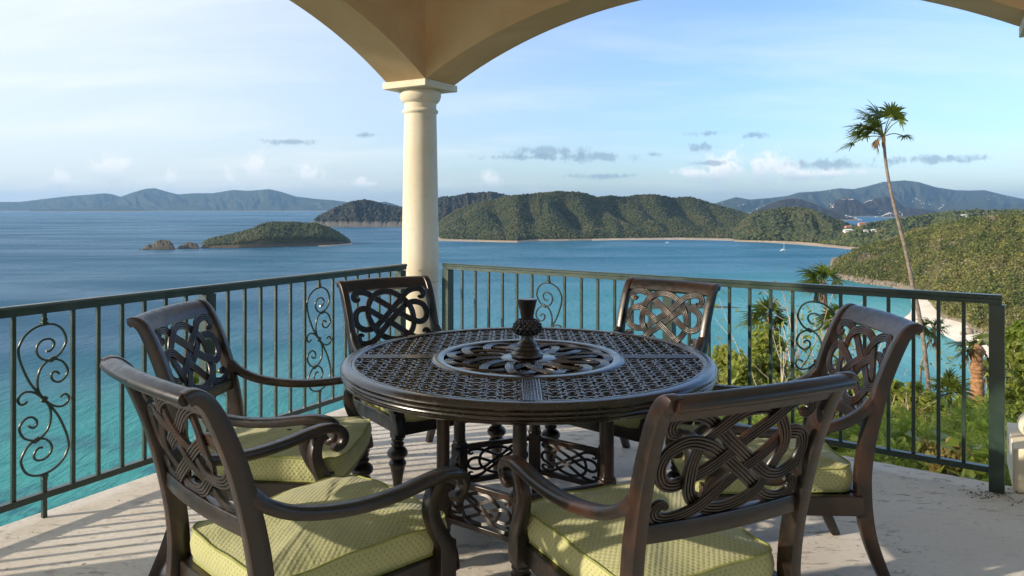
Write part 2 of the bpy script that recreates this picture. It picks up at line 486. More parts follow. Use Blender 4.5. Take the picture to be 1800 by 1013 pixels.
def m_water():
    m, nt, b = mat('sea water'); L = nt.links.new; v = posc(nt)
    nt.nodes.remove(b)
    s = N(nt, 'ShaderNodeSeparateXYZ'); L(v, s.inputs[0])

    def dist(cx, cy, sx=1.0, sy=1.0):
        dx = math_n(nt, 'MULTIPLY', math_n(nt, 'SUBTRACT', s.outputs[0], cx), sx)
        dy = math_n(nt, 'MULTIPLY', math_n(nt, 'SUBTRACT', s.outputs[1], cy), sy)
        return math_n(nt, 'SQRT', math_n(nt, 'ADD', math_n(nt, 'MULTIPLY', dx, dx), math_n(nt, 'MULTIPLY', dy, dy)))
    n1 = noise(nt, v, 0.006, 5, 0.6, 0.4); n2 = noise(nt, v, 0.0012, 4, 0.55, 0.5)
    j = math_n(nt, 'MULTIPLY', math_n(nt, 'SUBTRACT', n1, 0.5), 160)
    shelf = mrange(nt, math_n(nt, 'ADD', dist(-40, 60), j), 430, 150)           # shallow reef under the villa
    bay = mrange(nt, math_n(nt, 'ADD', dist(330, 480), math_n(nt, 'MULTIPLY', j, 1.5)), 620, 60)   # the beach's shallow bay
    bay2 = mrange(nt, math_n(nt, 'ADD', dist(420, 1250, 0.8, 1.0), math_n(nt, 'MULTIPLY', j, 2)), 900, 150)
    col = mix_c(nt, mrange(nt, n2, 0.35, 0.65), (0.013, 0.076, 0.135), (0.018, 0.094, 0.160))
    col = mix_c(nt, math_n(nt, 'MULTIPLY', bay2, 0.75), col, (0.022, 0.140, 0.205))
    col = mix_c(nt, math_n(nt, 'MULTIPLY', shelf, 0.95), col, (0.040, 0.27, 0.235))
    col = mix_c(nt, bay, col, (0.060, 0.285, 0.295))
    shal = mrange(nt, math_n(nt, 'ADD', dist(262, 478, 1.25, .8), math_n(nt, 'MULTIPLY', j, .35)), 190, 45)
    col = mix_c(nt, math_n(nt, 'MULTIPLY', shal, 0.75), col, (0.16, 0.42, 0.39))
    reef = mrange(nt, noise(nt, v, 0.022, 6, 0.65, 0.6), 0.52, 0.64, 0, 0.75)
    col = mix_c(nt, math_n(nt, 'MULTIPLY', reef, math_n(nt, 'MAXIMUM', math_n(nt, 'MULTIPLY', shelf, 0.9), math_n(nt, 'MULTIPLY', bay2, 0.35))), col, (0.012, 0.085, 0.115))
    # wave relief: swell, chop, ripples and smooth slicks
    mp = N(nt, 'ShaderNodeMapping'); mp.inputs['Rotation'].default_value = (0, 0, R(-62)); mp.inputs['Scale'].default_value = (1.0, 0.32, 1); L(v, mp.inputs[0])
    w1 = noise(nt, mp.outputs[0], 0.22, 4, 0.62, 0.35); w2 = noise(nt, mp.outputs[0], 1.1, 3, 0.6, 0.2)
    w3 = noise(nt, mp.outputs[0], 0.035, 3, 0.55, 0.2)
    hgt = math_n(nt, 'ADD', math_n(nt, 'ADD', w1, math_n(nt, 'MULTIPLY', w2, 0.28)), math_n(nt, 'MULTIPLY', w3, 2.0))
    bp = N(nt, 'ShaderNodeBump'); bp.inputs['Strength'].default_value = 0.85; bp.inputs['Distance'].default_value = 1.3; L(hgt, bp.inputs['Height'])
    dif = N(nt, 'ShaderNodeBsdfDiffuse'); L(col, dif.inputs[0]); L(bp.outputs[0], dif.inputs['Normal'])
    gl = N(nt, 'ShaderNodeBsdfGlossy'); gl.inputs[0].default_value = (0.80, 0.90, 1.0, 1); L(bp.outputs[0], gl.inputs['Normal'])
    slick = noise(nt, v, 0.0035, 5, 0.6, 1.2)
    L(mrange(nt, slick, 0.35, 0.65, 0.20, 0.32), gl.inputs['Roughness'])
    fr = N(nt, 'ShaderNodeFresnel'); fr.inputs[0].default_value = 1.33; L(bp.outputs[0], fr.inputs['Normal'])
    mps = N(nt, 'ShaderNodeMapping'); mps.inputs['Rotation'].default_value = (0, 0, R(14)); mps.inputs['Scale'].default_value = (0.35, 1.3, 1); L(v, mps.inputs[0])
    streak = noise(nt, mps.outputs[0], 0.0042, 6, 0.62, 0.8)
    fac = math_n(nt, 'MINIMUM', math_n(nt, 'MULTIPLY', fr.outputs[0], 0.55), 0.24)
    fac = math_n(nt, 'MULTIPLY', fac, mrange(nt, streak, 0.34, 0.66, 0.55, 1.22))
    mx = N(nt, 'ShaderNodeMixShader'); L(fac, mx.inputs[0]); L(dif.outputs[0], mx.inputs[1]); L(gl.outputs[0], mx.inputs[2])
    L(mx.outputs[0], nt.nodes['Material Output'].inputs[0])
    return m


M_FLOOR = m_floor(); M_STUCCO = m_stucco()
M_CREAM = m_plain('cream painted plaster', (0.85, 0.80, 0.71), 0.9, 2, 0.06, 0.2, 0.1)
M_COL = m_stone('cream coral stone', (0.68, 0.60, 0.455), (0.77, 0.705, 0.57), 2.2, 0.8, 0.12)
M_GREEN = m_metal_green(); M_BRONZE = m_bronze(); M_FAB = m_fabric()
M_THISTLE = m_bronze('brown patinated thistle metal', 0.95, 0.25, 0.4, 0.3)
M_TOP = m_bronze('dark bronze cast table metal', 0.12, 0.19, 0.30, 0.45)
M_PIPE = m_plain('green cushion piping', (0.31, 0.33, 0.12), 0.9, 60, 0.15, 0.15)
M_FAR = m_ground('distant wooded island', [(0.030, 0.040, 0.016), (0.058, 0.062, 0.026), (0.085, 0.078, 0.038)], 0.0035, (0.38, 0.30, 0.2), 9, 8)
M_HILL = m_ground('scrub forest ground', [(0.022, 0.028, 0.010), (0.045, 0.050, 0.018), (0.075, 0.068, 0.030)], 0.012, (0.42, 0.33, 0.24), 3.6, 3)
M_ROCKY = m_ground('rocky scrub ground', [(0.035, 0.037, 0.016), (0.062, 0.056, 0.026), (0.10, 0.082, 0.048)], 0.03, (0.15, 0.115, 0.08), 6.0, 14, 0.9, 4.0)
M_FOOT = m_ground('brownish dry foothills', [(0.030, 0.026, 0.020), (0.05, 0.040, 0.028), (0.07, 0.058, 0.04)], 0.006, (0.3, 0.25, 0.18), 5, 6)
M_CLIFF = m_ground('grey headland cliffs', [(0.028, 0.030, 0.018), (0.05, 0.046, 0.028), (0.10, 0.088, 0.066)], 0.02, (0.20, 0.175, 0.14), 20.0, 34, 0.9, 6.0)
M_NEAR = m_ground('dry tropical hillside earth', [(0.055, 0.058, 0.020), (0.10, 0.088, 0.036), (0.14, 0.115, 0.055)], 0.05, (0.26, 0.215, 0.165), 5.0, 8, 0.5, 1.0)
M_EARTH = m_ground('leaf littered slope', [(0.05, 0.045, 0.018), (0.10, 0.075, 0.038), (0.055, 0.07, 0.02)], 0.9, None)
M_SAND = m_plain('pale beach sand', (0.80, 0.715, 0.61), 0.95, 0.05, 0.10, 0.1, 0)
M_SANDFAR = m_plain('distant tan sand', (0.42, 0.34, 0.26), 0.95, 0.05, 0.2, 0.1, 0)
M_ROCK = m_stone('weathered shore rock', (0.055, 0.048, 0.036), (0.115, 0.095, 0.07), 0.12, 0.95, 0.6)
M_TREES_FAR = m_leaf('forest canopy', (0.020, 0.030, 0.009), (0.078, 0.088, 0.028), 0.0, 0.8, 0.012, True, (0.095, 0.082, 0.034))
M_TREES_NEAR = m_leaf('dry hillside canopy', (0.060, 0.075, 0.017), (0.275, 0.265, 0.072), 0.2, 0.75, 0.06, True, (0.24, 0.19, 0.085))
M_TREES_BIG = m_leaf('dark hillside trees', (0.038, 0.056, 0.012), (0.17, 0.19, 0.046), 0.2, 0.7, 0.05, True)
M_TREES_DRY = m_leaf('dry grey scrub', (0.15, 0.125, 0.075), (0.33, 0.28, 0.185), 0.1, 0.85, 0.05, True, (0.30, 0.17, 0.085))
M_LEAF = m_leaf('broad green leaves', (0.105, 0.14, 0.022), (0.31, 0.35, 0.07), 0.45, 0.45, 1.4, True, (0.27, 0.26, 0.07))
M_LEAF2 = m_leaf('bright fern leaves', (0.11, 0.165, 0.028), (0.27, 0.335, 0.07), 0.5, 0.5, 1.4, True)
M_LEAF3 = m_leaf('dry yellow leaves', (0.16, 0.13, 0.04), (0.30, 0.24, 0.08), 0.35, 0.6, 1.4, True, (0.26, 0.13, 0.05))
M_PALM = m_leaf('palm fan leaves', (0.045, 0.07, 0.012), (0.14, 0.18, 0.034), 0.35, 0.42, 3.0, True)
M_DEADPALM = m_leaf('dead palm fronds', (0.16, 0.085, 0.045), (0.27, 0.16, 0.085), 0.2, 0.8, 3.0, True)
M_BARK = m_plain('pale palm bark', (0.235, 0.19, 0.155), 0.9, 14, 0.3, 0.15, 0.5)
M_TWIG = m_plain('bleached grey twigs', (0.42, 0.35, 0.28), 0.9, 9, 0.3, 0.15, 0.3)
M_BARKR = m_plain('reddish fibrous palm bark', (0.33, 0.18, 0.095), 0.9, 22, 0.35, 0.15, 0.6)
M_WHITE = m_plain('white painted hull', (0.8, 0.8, 0.78), 0.5, 2, 0.03, 0.4, 0)
M_WALLW = m_plain('white house wall', (0.72, 0.69, 0.63), 0.9, 0.3, 0.08, 0.2, 0)
M_ROOFR = m_plain('terracotta roof', (0.45, 0.20, 0.12), 0.9, 0.4, 0.2, 0.2, 0)
M_WALLP = m_plain('pink house wall', (0.62, 0.36, 0.27), 0.9, 0.3, 0.08, 0.2, 0)
M_WIN = m_plain('dark window glass', (0.03, 0.04, 0.05), 0.2, 1, 0.1, 0.5, 0)

# ------------------------------------------------------------------ setting: sea, islands, hills

me = MB(); S_ = 24000
me.add([(-S_, -900, SEA), (S_, -900, SEA), (S_, S_, SEA), (-S_, S_, SEA)], [(0, 1, 2, 3)])
sea = me.build('sea', m_water(), smooth=0); tag(sea, 'blue green sea stretching to the islands', kind='structure')


def dep(y): return F * 80.0 / (y - HZ)          # depth of a waterline seen at photo row y


def interp(pts, x):
    p = np.array(pts, float); return np.interp(x, p[:, 0], p[:, 1])


GULLY = 1.5
def loft(name, sky, base, width, back, matl, nu=200, nv=26, spur=0.25, spur_sc=14, power=0.75, rough=0.05, island=True, label=None, seed=0, min_w=0.12, steep=0.0, kind='structure', gul=0.0, gullies=()):
    x0, x1 = sky[0][0], sky[-1][0]
    X = np.linspace(x0, x1, nu)
    ys = interp(sky, X); D0 = dep(interp(base, X))
    e = np.ones(nu)
    if island:
        q = np.clip((X - x0) / (x1 - x0) * 2 - 1, -1, 1); e = np.maximum(min_w, np.sqrt(np.maximum(0, 1 - q ** 2)))
    W = (width(X) if callable(width) else np.full(nu, width)) * e
    Dr = D0 + W; Hr = np.maximum(80 + (HZ - ys) / F * Dr, 0.6)
    vf = np.linspace(0, 1, nv); vb = np.linspace(0, 1, max(6, nv // 3))[1:]
    P = np.zeros((nu, len(vf) + len(vb) + 1, 3))
    xs = (X - x0) / spur_sc
    for j, v in enumerate(vf):
        n = fbm(xs + 1.6 * (fbm(xs * 0.7, np.full(nu, v * 1.7), 2, seed + 5) - 0.5) + v * 0.6, np.full(nu, v * 0.9), 3, seed)
        r = 1 - np.abs(2 * n - 1)                                     # ridged: spurs and gullies down the slope
        win = np.sin(math.pi * v) ** 0.8
        h = v ** power if not steep else steep * (1 - (1 - min(1, v / 0.12)) ** 2) + (1 - steep) * v ** power
        d = D0 + W * v
        hh = Hr * np.clip(h * (1 + win * spur * (n - 0.5) * 2.0) - gul * win * np.maximum(0, r - 0.72) * 1.4, 0, 1.02)
        for xt, xb, gw, ga in gullies:
            q = (X - (xt + (xb - xt) * (1 - v) ** 1.1)) / gw
            cut = np.where(q < 0, np.exp(-np.abs(q / 1.5) ** 1.5), np.exp(-np.abs(q / .9) ** 1.5)); ga = min(.8, ga * GULLY)
            hh = hh * (1 - ga * cut * math.sin(math.pi * min(1, v * 1.02)) ** .65)
        hh *= 1 + rough * win * (fbm(X * 0.35, np.full(nu, v * 9), 3, seed + 9) - 0.5) * 2
        hh = np.minimum(hh, np.where(Hr < 80, Hr, 80 + (HZ - ys) / F * d) if v > 0.6 else hh + 0)
        P[:, j, 0] = (X - 900) / F * d; P[:, j, 1] = d; P[:, j, 2] = SEA - 0.4 + hh
    B = (back if np.ndim(back) else np.full(nu, back)) * e
    for j, v in enumerate(vb):
        d = Dr + B * v; k = len(vf) + j
        P[:, k, 0] = (X - 900) / F * d; P[:, k, 1] = d; P[:, k, 2] = SEA - 1.0 + np.maximum(0, Hr * (1 - v ** 1.4))
    P[:, -1] = P[:, -2]; P[:, -1, 2] = SEA - 4
    # front skirt below the water
    sk = P[:, :1].copy(); sk[:, 0, 2] = SEA - 4
    P = np.concatenate([sk, P], 1)
    nn = P.shape[1]
    idx = np.arange(nu * nn).reshape(nu, nn)
    Fq = np.stack([idx[:-1, :-1], idx[1:, :-1], idx[1:, 1:], idx[:-1, 1:]], -1).reshape(-1, 4)
    o = np_mesh(name, P.reshape(-1, 3), Fq, matl, smooth=1)
    tag(o, label, kind=kind)
    return P[:, 1:len(vf) + 2]


def crop(pts, ox, oy, k): return [(ox + a * k, oy + b * k) for a, b in pts]


# far island on the left horizon
sk = [(-260, 358), (-120, 352)] + crop([(0, 155), (100, 155), (220, 140), (350, 125), (430, 120), (520, 112), (560, 118), (595, 130), (660, 107), (720, 90), (765, 87), (820, 103), (880, 118), (960, 112), (1050, 112), (1150, 96), (1230, 100), (1330, 92), (1390, 105), (1460, 128), (1560, 140), (1650, 147), (1720, 156), (1800, 166), (1900, 194)], 0, 300, 0.3556)
loft('distant_island', sk, [(-260, 371.6), (690, 371.8)], 1900, 1500, M_FAR, 420, 30, 0.28, 26, 0.85, 0.08, label='long hazy blue island on the left horizon', seed=3, gul=0.5)
sk = crop([(150, 195), (420, 186), (500, 172), (560, 168), (620, 176), (690, 192), (760, 199)], 0, 300, 0.3556)
loft('distant_foreland', sk, [(40, 372.6), (280, 372.6)], 420, 700, M_FAR, 120, 16, 0.2, 10, 0.7, label='low foreland in front of the long hazy island', seed=33)
# tiny far island seen between the headlands
loft('distant_islet', [(640, 366), (660, 357), (676, 354.5), (690, 358), (705, 363), (720, 370)], [(600, 373), (720, 373)], 900, 900, M_FAR, 60, 14, 0.15, 9, 0.9, label='faint pale islet above the dark headland', seed=4)
# mountainous island on the right horizon
sk = [(1225, 375), (1240, 366)] + crop([(215, 170), (330, 135), (400, 148), (500, 140), (590, 130), (650, 112), (760, 105), (860, 90), (930, 95), (1000, 80), (1080, 58), (1190, 50), (1260, 58), (1350, 85), (1450, 100), (1520, 102), (1600, 100), (1700, 125), (1800, 145)], 1180, 300, 0.3444) + [(1860, 352), (1960, 350), (2100, 356), (2250, 366)]
P_MT = loft('mountain_island', sk, [(1200, 375.5), (2300, 375.5)], 3600, 2500, M_FAR, 420, 34, 0.30, 30, 0.8, 0.10, label='blue mountainous island on the right horizon', seed=8, gul=0.55)
P_FT = []
for (nm, s2, by, w, lab, sd) in (
    ('wooded_foothill', crop([(390, 232), (430, 205), (500, 170), (560, 150), (610, 142), (660, 146), (720, 165), (780, 190), (840, 215), (960, 250)], 1180, 300, .3444), 385, 700, 'brownish round foothill left of the channel', 12),
    ('wooded_foothill', crop([(760, 232), (810, 175), (850, 148), (890, 138), (940, 146), (985, 175), (1030, 215), (1060, 238)], 1180, 300, .3444), 381, 500, 'round foothill with white houses along its top', 13),
    ('wooded_foothill', crop([(930, 225), (985, 165), (1040, 142), (1100, 132), (1150, 150), (1190, 185), (1250, 205), (1330, 235)], 1180, 300, .3444), 380, 700, 'broad dark foothill behind the tall palm trunk', 14),
    ('wooded_foothill', crop([(1040, 250), (1100, 222), (1160, 205), (1220, 190), (1290, 198), (1400, 215), (1560, 235), (1800, 245)], 1180, 300, .3444), 382.5, 600, 'low foothill on the right side of the channel', 15),
    ('wooded_foothill', crop([(720, 225), (760, 205), (830, 212), (880, 230), (940, 246), (965, 260)], 1180, 300, .3444), 388, 300, 'low dark point of land beside the channel', 16)):
    P_FT.append(loft(nm, s2, [(1100, by), (1900, by)], w, w, M_FOOT, 130, 18, 0.22, 14, 0.75, 0.08, label=lab, seed=sd, gul=0.3))
# middle island behind the big hill
P_H2 = loft('headland_island', [(540, 398), (548, 391), (565, 377), (590, 366), (615, 356), (640, 351.5), (655, 354), (680, 361), (705, 365), (740, 358), (775, 346.5), (800, 345), (830, 340), (855, 338), (880, 340), (893, 344), (930, 360), (980, 380), (1000, 392)],
     [(540, 399.5), (1000, 399.5)], 620, 800, M_CLIFF, 300, 34, 0.3, 12, 0.62, 0.2, label='dark rocky headland island left of the column', seed=21, min_w=0.25, gul=0.5)
# big forested hill across the bay
sk = [(770.5, 421)] + crop([(40, 240), (60, 218), (130, 170), (230, 130), (350, 105), (450, 80), (600, 68), (720, 55), (850, 58), (910, 70), (975, 90), (1040, 78), (1130, 88), (1200, 75), (1300, 72), (1360, 82), (1400, 95), (1500, 85), (1560, 100), (1650, 130), (1800, 172)], 760, 320, .3) + [(1330, 381), (1400, 388), (1480, 400), (1560, 410), (1640, 422)]
P_H3 = loft('forested_hill', sk, [(770, 423.5), (880, 426), (910, 426.5), (940, 424), (1000, 423.5), (1100, 421.5), (1200, 420.8), (1300, 423), (1380, 428), (1450, 433), (1520, 439), (1640, 440)],
     lambda X: 620 + 120 * np.sin(X / 90.0), 900, M_HILL, 520, 46, 0.14, 70, 0.86, 0.02, island=False, label='large forested hill across the bay', seed=41, gul=0.25, gullies=[(812, 828, 10, .18), (866, 905, 15, .36), (925, 950, 12, .20), (990, 1030, 16, .44), (1042, 1078, 13, .22), (1070, 1160, 18, .38), (1118, 1190, 13, .20), (1186, 1262, 18, .32), (1240, 1300, 16, .2)])
sk = [(1290, 404)] + crop([(410, 222), (480, 205), (560, 193), (650, 192), (720, 205), (800, 235), (880, 270), (960, 300)], 1180, 300, .3444) + [(1540, 414)]
P_H3B = loft('forested_knoll', sk, [(1290, 425), (1380, 427), (1450, 432), (1540, 438)], 300, 420, M_HILL, 160, 24, 0.25, 13, 0.8, 0.06, island=False, label='rounded forested knoll at the end of the bay', seed=45, gul=0.2, gullies=[(1340, 1352, 10, .2), (1385, 1412, 12, .28), (1425, 1462, 12, .22)])
# green spur with the houses
sk = [(1425, 431)] + crop([(740, 350), (850, 310), (930, 290), (1050, 265), (1150, 250), (1300, 228), (1430, 208), (1560, 200), (1640, 205), (1750, 200), (1800, 204)], 1180, 300, .3444) + [(1900, 366), (2100, 360), (2300, 352)]
P_H5 = loft('green_spur', sk, [(1425, 431.5), (1470, 436), (1515, 439.5), (1560, 439), (2300, 440)], lambda X: 160 + np.clip((X - 1425) * 1.6, 0, 420), 500, M_HILL, 260, 28, 0.22, 22, 0.8, 0.05, island=False, label='green wooded spur dotted with houses', seed=51, gul=0.2, gullies=[(1545, 1520, 14, .2), (1640, 1600, 18, .22), (1730, 1690, 18, .2)])
# near hillside on the right
sk = [(1458, 487)] + [(1462, 470)] + crop([(330, 370), (450, 300), (560, 255), (700, 210), (850, 150), (1000, 105), (1200, 70), (1400, 40), (1600, 5), (1800, -10)], 1380, 380, .2333)[1:] + [(1900, 366), (2050, 350), (2300, 325)]
P_H6 = loft('dry_hillside', sk, [(1458, 488), (1485, 492), (1520, 499), (1567, 505), (1600, 513), (1630, 530), (1645, 552), (1655, 566), (1691, 576), (1717, 594), (1741, 600), (1800, 630), (1900, 672), (2050, 720), (2300, 760)],
     lambda X: 60 + np.clip((X - 1458) * 1.15, 0, 300), 300, M_NEAR, 300, 44, 0.16, 34, 0.72, 0.05, island=False, label='sunlit dry wooded hillside above the beach', seed=61, steep=0.10)
# small cay and its two rocks
sk = crop([(990, 384), (1000, 368), (1020, 345), (1060, 332), (1100, 326), (1150, 315), (1240, 292), (1290, 265), (1350, 255), (1480, 258), (1560, 262), (1620, 280), (1680, 310), (1710, 332), (1735, 352), (1745, 360)], 0, 300, .3556)
P_I1 = loft('wooded_cay', sk, [(352, 436.5), (420, 436.4), (480, 435), (560, 432.5), (590, 431), (620, 428.5)], 130, 120, M_ROCKY, 200, 26, 0.25, 14, 0.55, 0.12, label='small wooded cay with rocky shores', seed=71, min_w=0.15, steep=0.25)
sk = crop([(700, 388), (720, 372), (735, 362), (750, 366), (770, 348), (800, 340), (835, 342), (855, 362), (866, 390)], 0, 300, .3556)
loft('sea_rock', sk, [(248, 439.3), (308, 439.3)], 36, 30, M_ROCK, 90, 16, 0.4, 5, 0.5, 0.3, label='larger dome shaped rock left of the cay', seed=75, steep=0.3)
sk = crop([(876, 387), (885, 372), (905, 364), (925, 353), (945, 352), (960, 358), (978, 362), (986, 384)], 0, 300, .3556)
loft('sea_rock', sk, [(311, 437.6), (351, 437.6)], 30, 26, M_ROCK, 70, 14, 0.4, 4, 0.5, 0.3, label='smaller jagged rock beside the cay', seed=76, steep=0.3)
sk = crop([(683, 391), (690, 386), (700, 389), (708, 383), (716, 391)], 0, 300, .3556)
loft('sea_rock', sk, [(242, 439.6), (256, 439.6)], 12, 10, M_ROCK, 30, 8, 0.3, 2, 0.5, 0.3, label='tiny wave washed rocks off the dome rock', seed=77, steep=0.3)
# rocky reef point seen behind the far chairs
sk = [(1104, 541), (1118, 533), (1140, 527), (1165, 530), (1190, 527), (1215, 533), (1240, 534), (1255, 538), (1275, 537.5), (1290, 539.5), (1304, 542)]
loft('reef_rocks', sk, [(1100, 543), (1304, 542.5)], 16, 12, M_ROCK, 120, 14, 0.4, 6, 0.5, 0.4, label='low rocky reef breaking the turquoise water', seed=79, steep=0.4)


# forest canopy: every crown real geometry, joined per wood
def ico_base(k, jit):
    t = (1 + 5 ** .5) / 2
    V = np.array([(-1, t, 0), (1, t, 0), (-1, -t, 0), (1, -t, 0), (0, -1, t), (0, 1, t), (0, -1, -t), (0, 1, -t), (t, 0, -1), (t, 0, 1), (-t, 0, -1), (-t, 0, 1)], float)
    V /= np.linalg.norm(V[0])
    Fc = np.array([(0, 11, 5), (0, 5, 1), (0, 1, 7), (0, 7, 10), (0, 10, 11), (1, 5, 9), (5, 11, 4), (11, 10, 2), (10, 7, 6), (7, 1, 8), (3, 9, 4), (3, 4, 2), (3, 2, 6), (3, 6, 8), (3, 8, 9), (4, 9, 5), (2, 4, 11), (6, 2, 10), (8, 6, 7), (9, 8, 1)])
    rs = np.random.RandomState(k)
    return V * (1 + jit * (rs.rand(12, 1) * 2 - 1)) + 0.12 * rs.randn(12, 3), Fc


def grid_pts(P, n, vmin, vmax, rs, umin=0.0, umax=1.0):
    nu, nv = P.shape[:2]
    u = (umin + (umax - umin) * rs.rand(n)) * (nu - 1.001); v = (vmin + (vmax - vmin) * rs.rand(n)) * (nv - 1.001)
    i = u.astype(int); j = v.astype(int); fu = (u - i)[:, None]; fv = (v - j)[:, None]
    return P[i, j] * (1 - fu) * (1 - fv) + P[i + 1, j] * fu * (1 - fv) + P[i, j + 1] * (1 - fu) * fv + P[i + 1, j + 1] * fu * fv


def blob_forest(name, pts, smin, smax, matl, label, seed, flat=0.8):
    rs = np.random.RandomState(seed); n = len(pts)
    Vs, Fs, As = [], [], []; off = 0
    grp = rs.randint(0, 6, n)
    for k in range(6):
        B, Fc = ico_base(seed * 7 + k, 0.28)
        p = pts[grp == k]; m = len(p)
        if not m: continue
        s = smin + (smax - smin) * rs.rand(m) ** 1.6
        a = rs.rand(m) * 6.283; ca, sa = np.cos(a), np.sin(a)
        V = np.zeros((m, 12, 3))
        V[:, :, 0] = (B[:, 0][None] * ca[:, None] - B[:, 1][None] * sa[:, None]) * s[:, None]
        V[:, :, 1] = (B[:, 0][None] * sa[:, None] + B[:, 1][None] * ca[:, None]) * s[:, None]
        V[:, :, 2] = B[:, 2][None] * s[:, None] * flat + s[:, None] * 0.35
        V += p[:, None]
        Vs.append(V.reshape(-1, 3)); Fs.append((Fc[None] + (np.arange(m) * 12)[:, None, None]).reshape(-1, 3) + off); off += m * 12
        As.append(np.repeat(np.clip(rs.rand(m) ** 1.3, 0, 1), 12))
    o = np_mesh(name, np.concatenate(Vs), np.concatenate(Fs), matl, attr=np.concatenate(As))
    tag(o, label, kind='stuff'); return o


rs = np.random.RandomState(5)
def keep(p, hmin): return p[p[:, 2] > SEA + hmin]
p = keep(grid_pts(P_H3, 32000, 0.02, 1.0, rs), 4.5)
blob_forest('forest_canopy', p, 1.8, 4.2, M_TREES_FAR, 'dark green forest covering the large hill', 2, .55)
p = keep(grid_pts(P_H3B, 5000, 0.02, 1.0, rs), 4)
blob_forest('forest_canopy', p, 2.6, 6.0, M_TREES_FAR, 'forest covering the rounded knoll', 3)
p = keep(grid_pts(P_H5, 11000, 0.02, 1.0, rs), 4)
M_TREES_MID = m_leaf('green spur canopy', (0.028, 0.044, 0.010), (0.10, 0.115, 0.030), 0.0, 0.8, 0.015, True, (0.12, 0.11, 0.04))
blob_forest('forest_canopy', p, 2.2, 5.2, M_TREES_MID, 'green woods covering the spur with houses', 4)
p = keep(grid_pts(P_I1, 9500, 0.06, 1.0, rs), 4.2)
blob_forest('forest_canopy', p, 1.0, 2.9, M_TREES_FAR, 'scrubby trees covering the small cay', 6)
p = keep(grid_pts(P_H2, 9000, 0.12, 1.0, rs), 24)
M_TREES_H2 = m_leaf('dark headland scrub', (0.016, 0.020, 0.012), (0.052, 0.050, 0.028), 0.0, 0.85, 0.012, True, (0.075, 0.06, 0.04))
blob_forest('forest_canopy', p, 3, 7, M_TREES_H2, 'dark scrub covering the headland island', 8, 0.7)


def leaf_forest(name, pts, smin, smax, per, leaf, matl, label, seed, parent=None, stuff=True):
    """crowns made of many leaf clumps spread through each crown's volume"""
    rs = np.random.RandomState(seed); n = len(pts)
    s = smin + (smax - smin) * rs.rand(n) ** 1.5
    cr = np.repeat(np.arange(n), per); m = n * per
    d = rs.randn(m, 3); d /= np.linalg.norm(d, axis=1)[:, None]; r = rs.rand(m) ** 0.45
    lob = 1 + 0.35 * np.sin(3 * np.arctan2(d[:, 1], d[:, 0]) + cr * 1.7)
    c = pts[cr] + d * (r * lob)[:, None] * s[cr][:, None] * np.array([1, 1, 0.85]) + np.array([0, 0, 0.55]) * s[cr][:, None]
    nn = d * 0.6 + rs.randn(m, 3) * 0.55 + np.array([0, 0, 0.35]); nn /= np.linalg.norm(nn, axis=1)[:, None]
    a = np.cross(nn, rs.randn(m, 3)); a /= np.linalg.norm(a, axis=1)[:, None]; b = np.cross(nn, a)
    sz = (leaf * (0.6 + 0.8 * rs.rand(m)) * (s[cr] / smax) ** 0.5)[:, None]
    V = np.stack([c - a * sz, c - b * sz * 0.62 + nn * sz * 0.15, c + a * sz, c + b * sz * 0.62 + nn * sz * 0.15], 1).reshape(-1, 3)
    Fq = np.arange(m * 4).reshape(m, 4)
    tone = np.clip(rs.rand(n)[cr] * 0.8 + rs.rand(m) * 0.3 - .05, 0, 1)
    o = np_mesh(name, V, Fq, matl, parent=parent, attr=np.repeat(tone, 4))
    if stuff: tag(o, label, kind='stuff')
    return o


p = keep(grid_pts(P_H6, 12500, 0.01, 1.0, rs, 0, 0.62), 4.0)
hd = (p[:, 2] - SEA < 9) & (p[:, 0] / p[:, 1] * F + 900 < 1590)
p = p[~(hd & (rs.rand(len(p)) < 0.8))]
dn = fbm(p[:, 0] / 26, p[:, 1] / 40, 4, 91)
leaf_forest('hillside_scrub', p[dn > .43], 1.3, 4.0, 22, .95, M_TREES_NEAR, 'olive green scrub trees covering the near hillside', 21)
p2 = keep(grid_pts(P_H6, 2600, 0.01, 1.0, rs, 0, 0.62), 5.0); d2 = fbm(p2[:, 0] / 40, p2[:, 1] / 60, 3, 95)
leaf_forest('hillside_trees', p2[d2 > .46], 2.6, 6.0, 46, 1.0, M_TREES_BIG, 'larger dark green trees scattered over the near hillside', 22)
p3 = keep(grid_pts(P_H6, 4200, 0.01, 1.0, rs, 0, 0.62), 5.0)
leaf_forest('dry_scrub', p3, 1.2, 3.2, 13, .8, M_TREES_DRY, 'grey and straw coloured leafless scrub on the near hillside', 23)
mb = MB()
for q_ in p3[::4]:
    for k_ in range(2):
        e_q = q_ + np.array([rs.randn() * .7, rs.randn() * .7, 2.6 + 2.2 * rs.rand()]); w_ = np.array([.13, 0, 0])
        mb.add([q_ - w_, q_ + w_, e_q + w_ * .3, q_ + np.array([0, .15, 0])], [(0, 1, 2), (1, 3, 2), (3, 0, 2)])
tag(mb.build('bare_stems', M_TWIG, smooth=0), 'pale bare stems standing among the hillside scrub', kind='stuff')

# beaches
def strip(name, wat, veg, label, z1=2.2, n=60, ml=None):
    a = np.array([px(x, y, dep(y)) for x, y in wat]); b = np.array([px(x, y, dep(y)) for x, y in veg])
    a = spline(a, n); b = spline(b, n)
    rows = [a * (1 - t) + b * t for t in np.linspace(-0.08, 1.0, 7)]
    P = np.stack(rows, 1)
    P[:, :, 2] = SEA + np.linspace(-0.25, z1, 7)[None] + 0.0
    idx = np.arange(n * 7).reshape(n, 7)
    Fq = np.stack([idx[:-1, :-1], idx[1:, :-1], idx[1:, 1:], idx[:-1, 1:]], -1).reshape(-1, 4)
    o = np_mesh(name, P.reshape(-1, 3), Fq, ml or M_SAND, smooth=1); tag(o, label, kind='structure'); return o


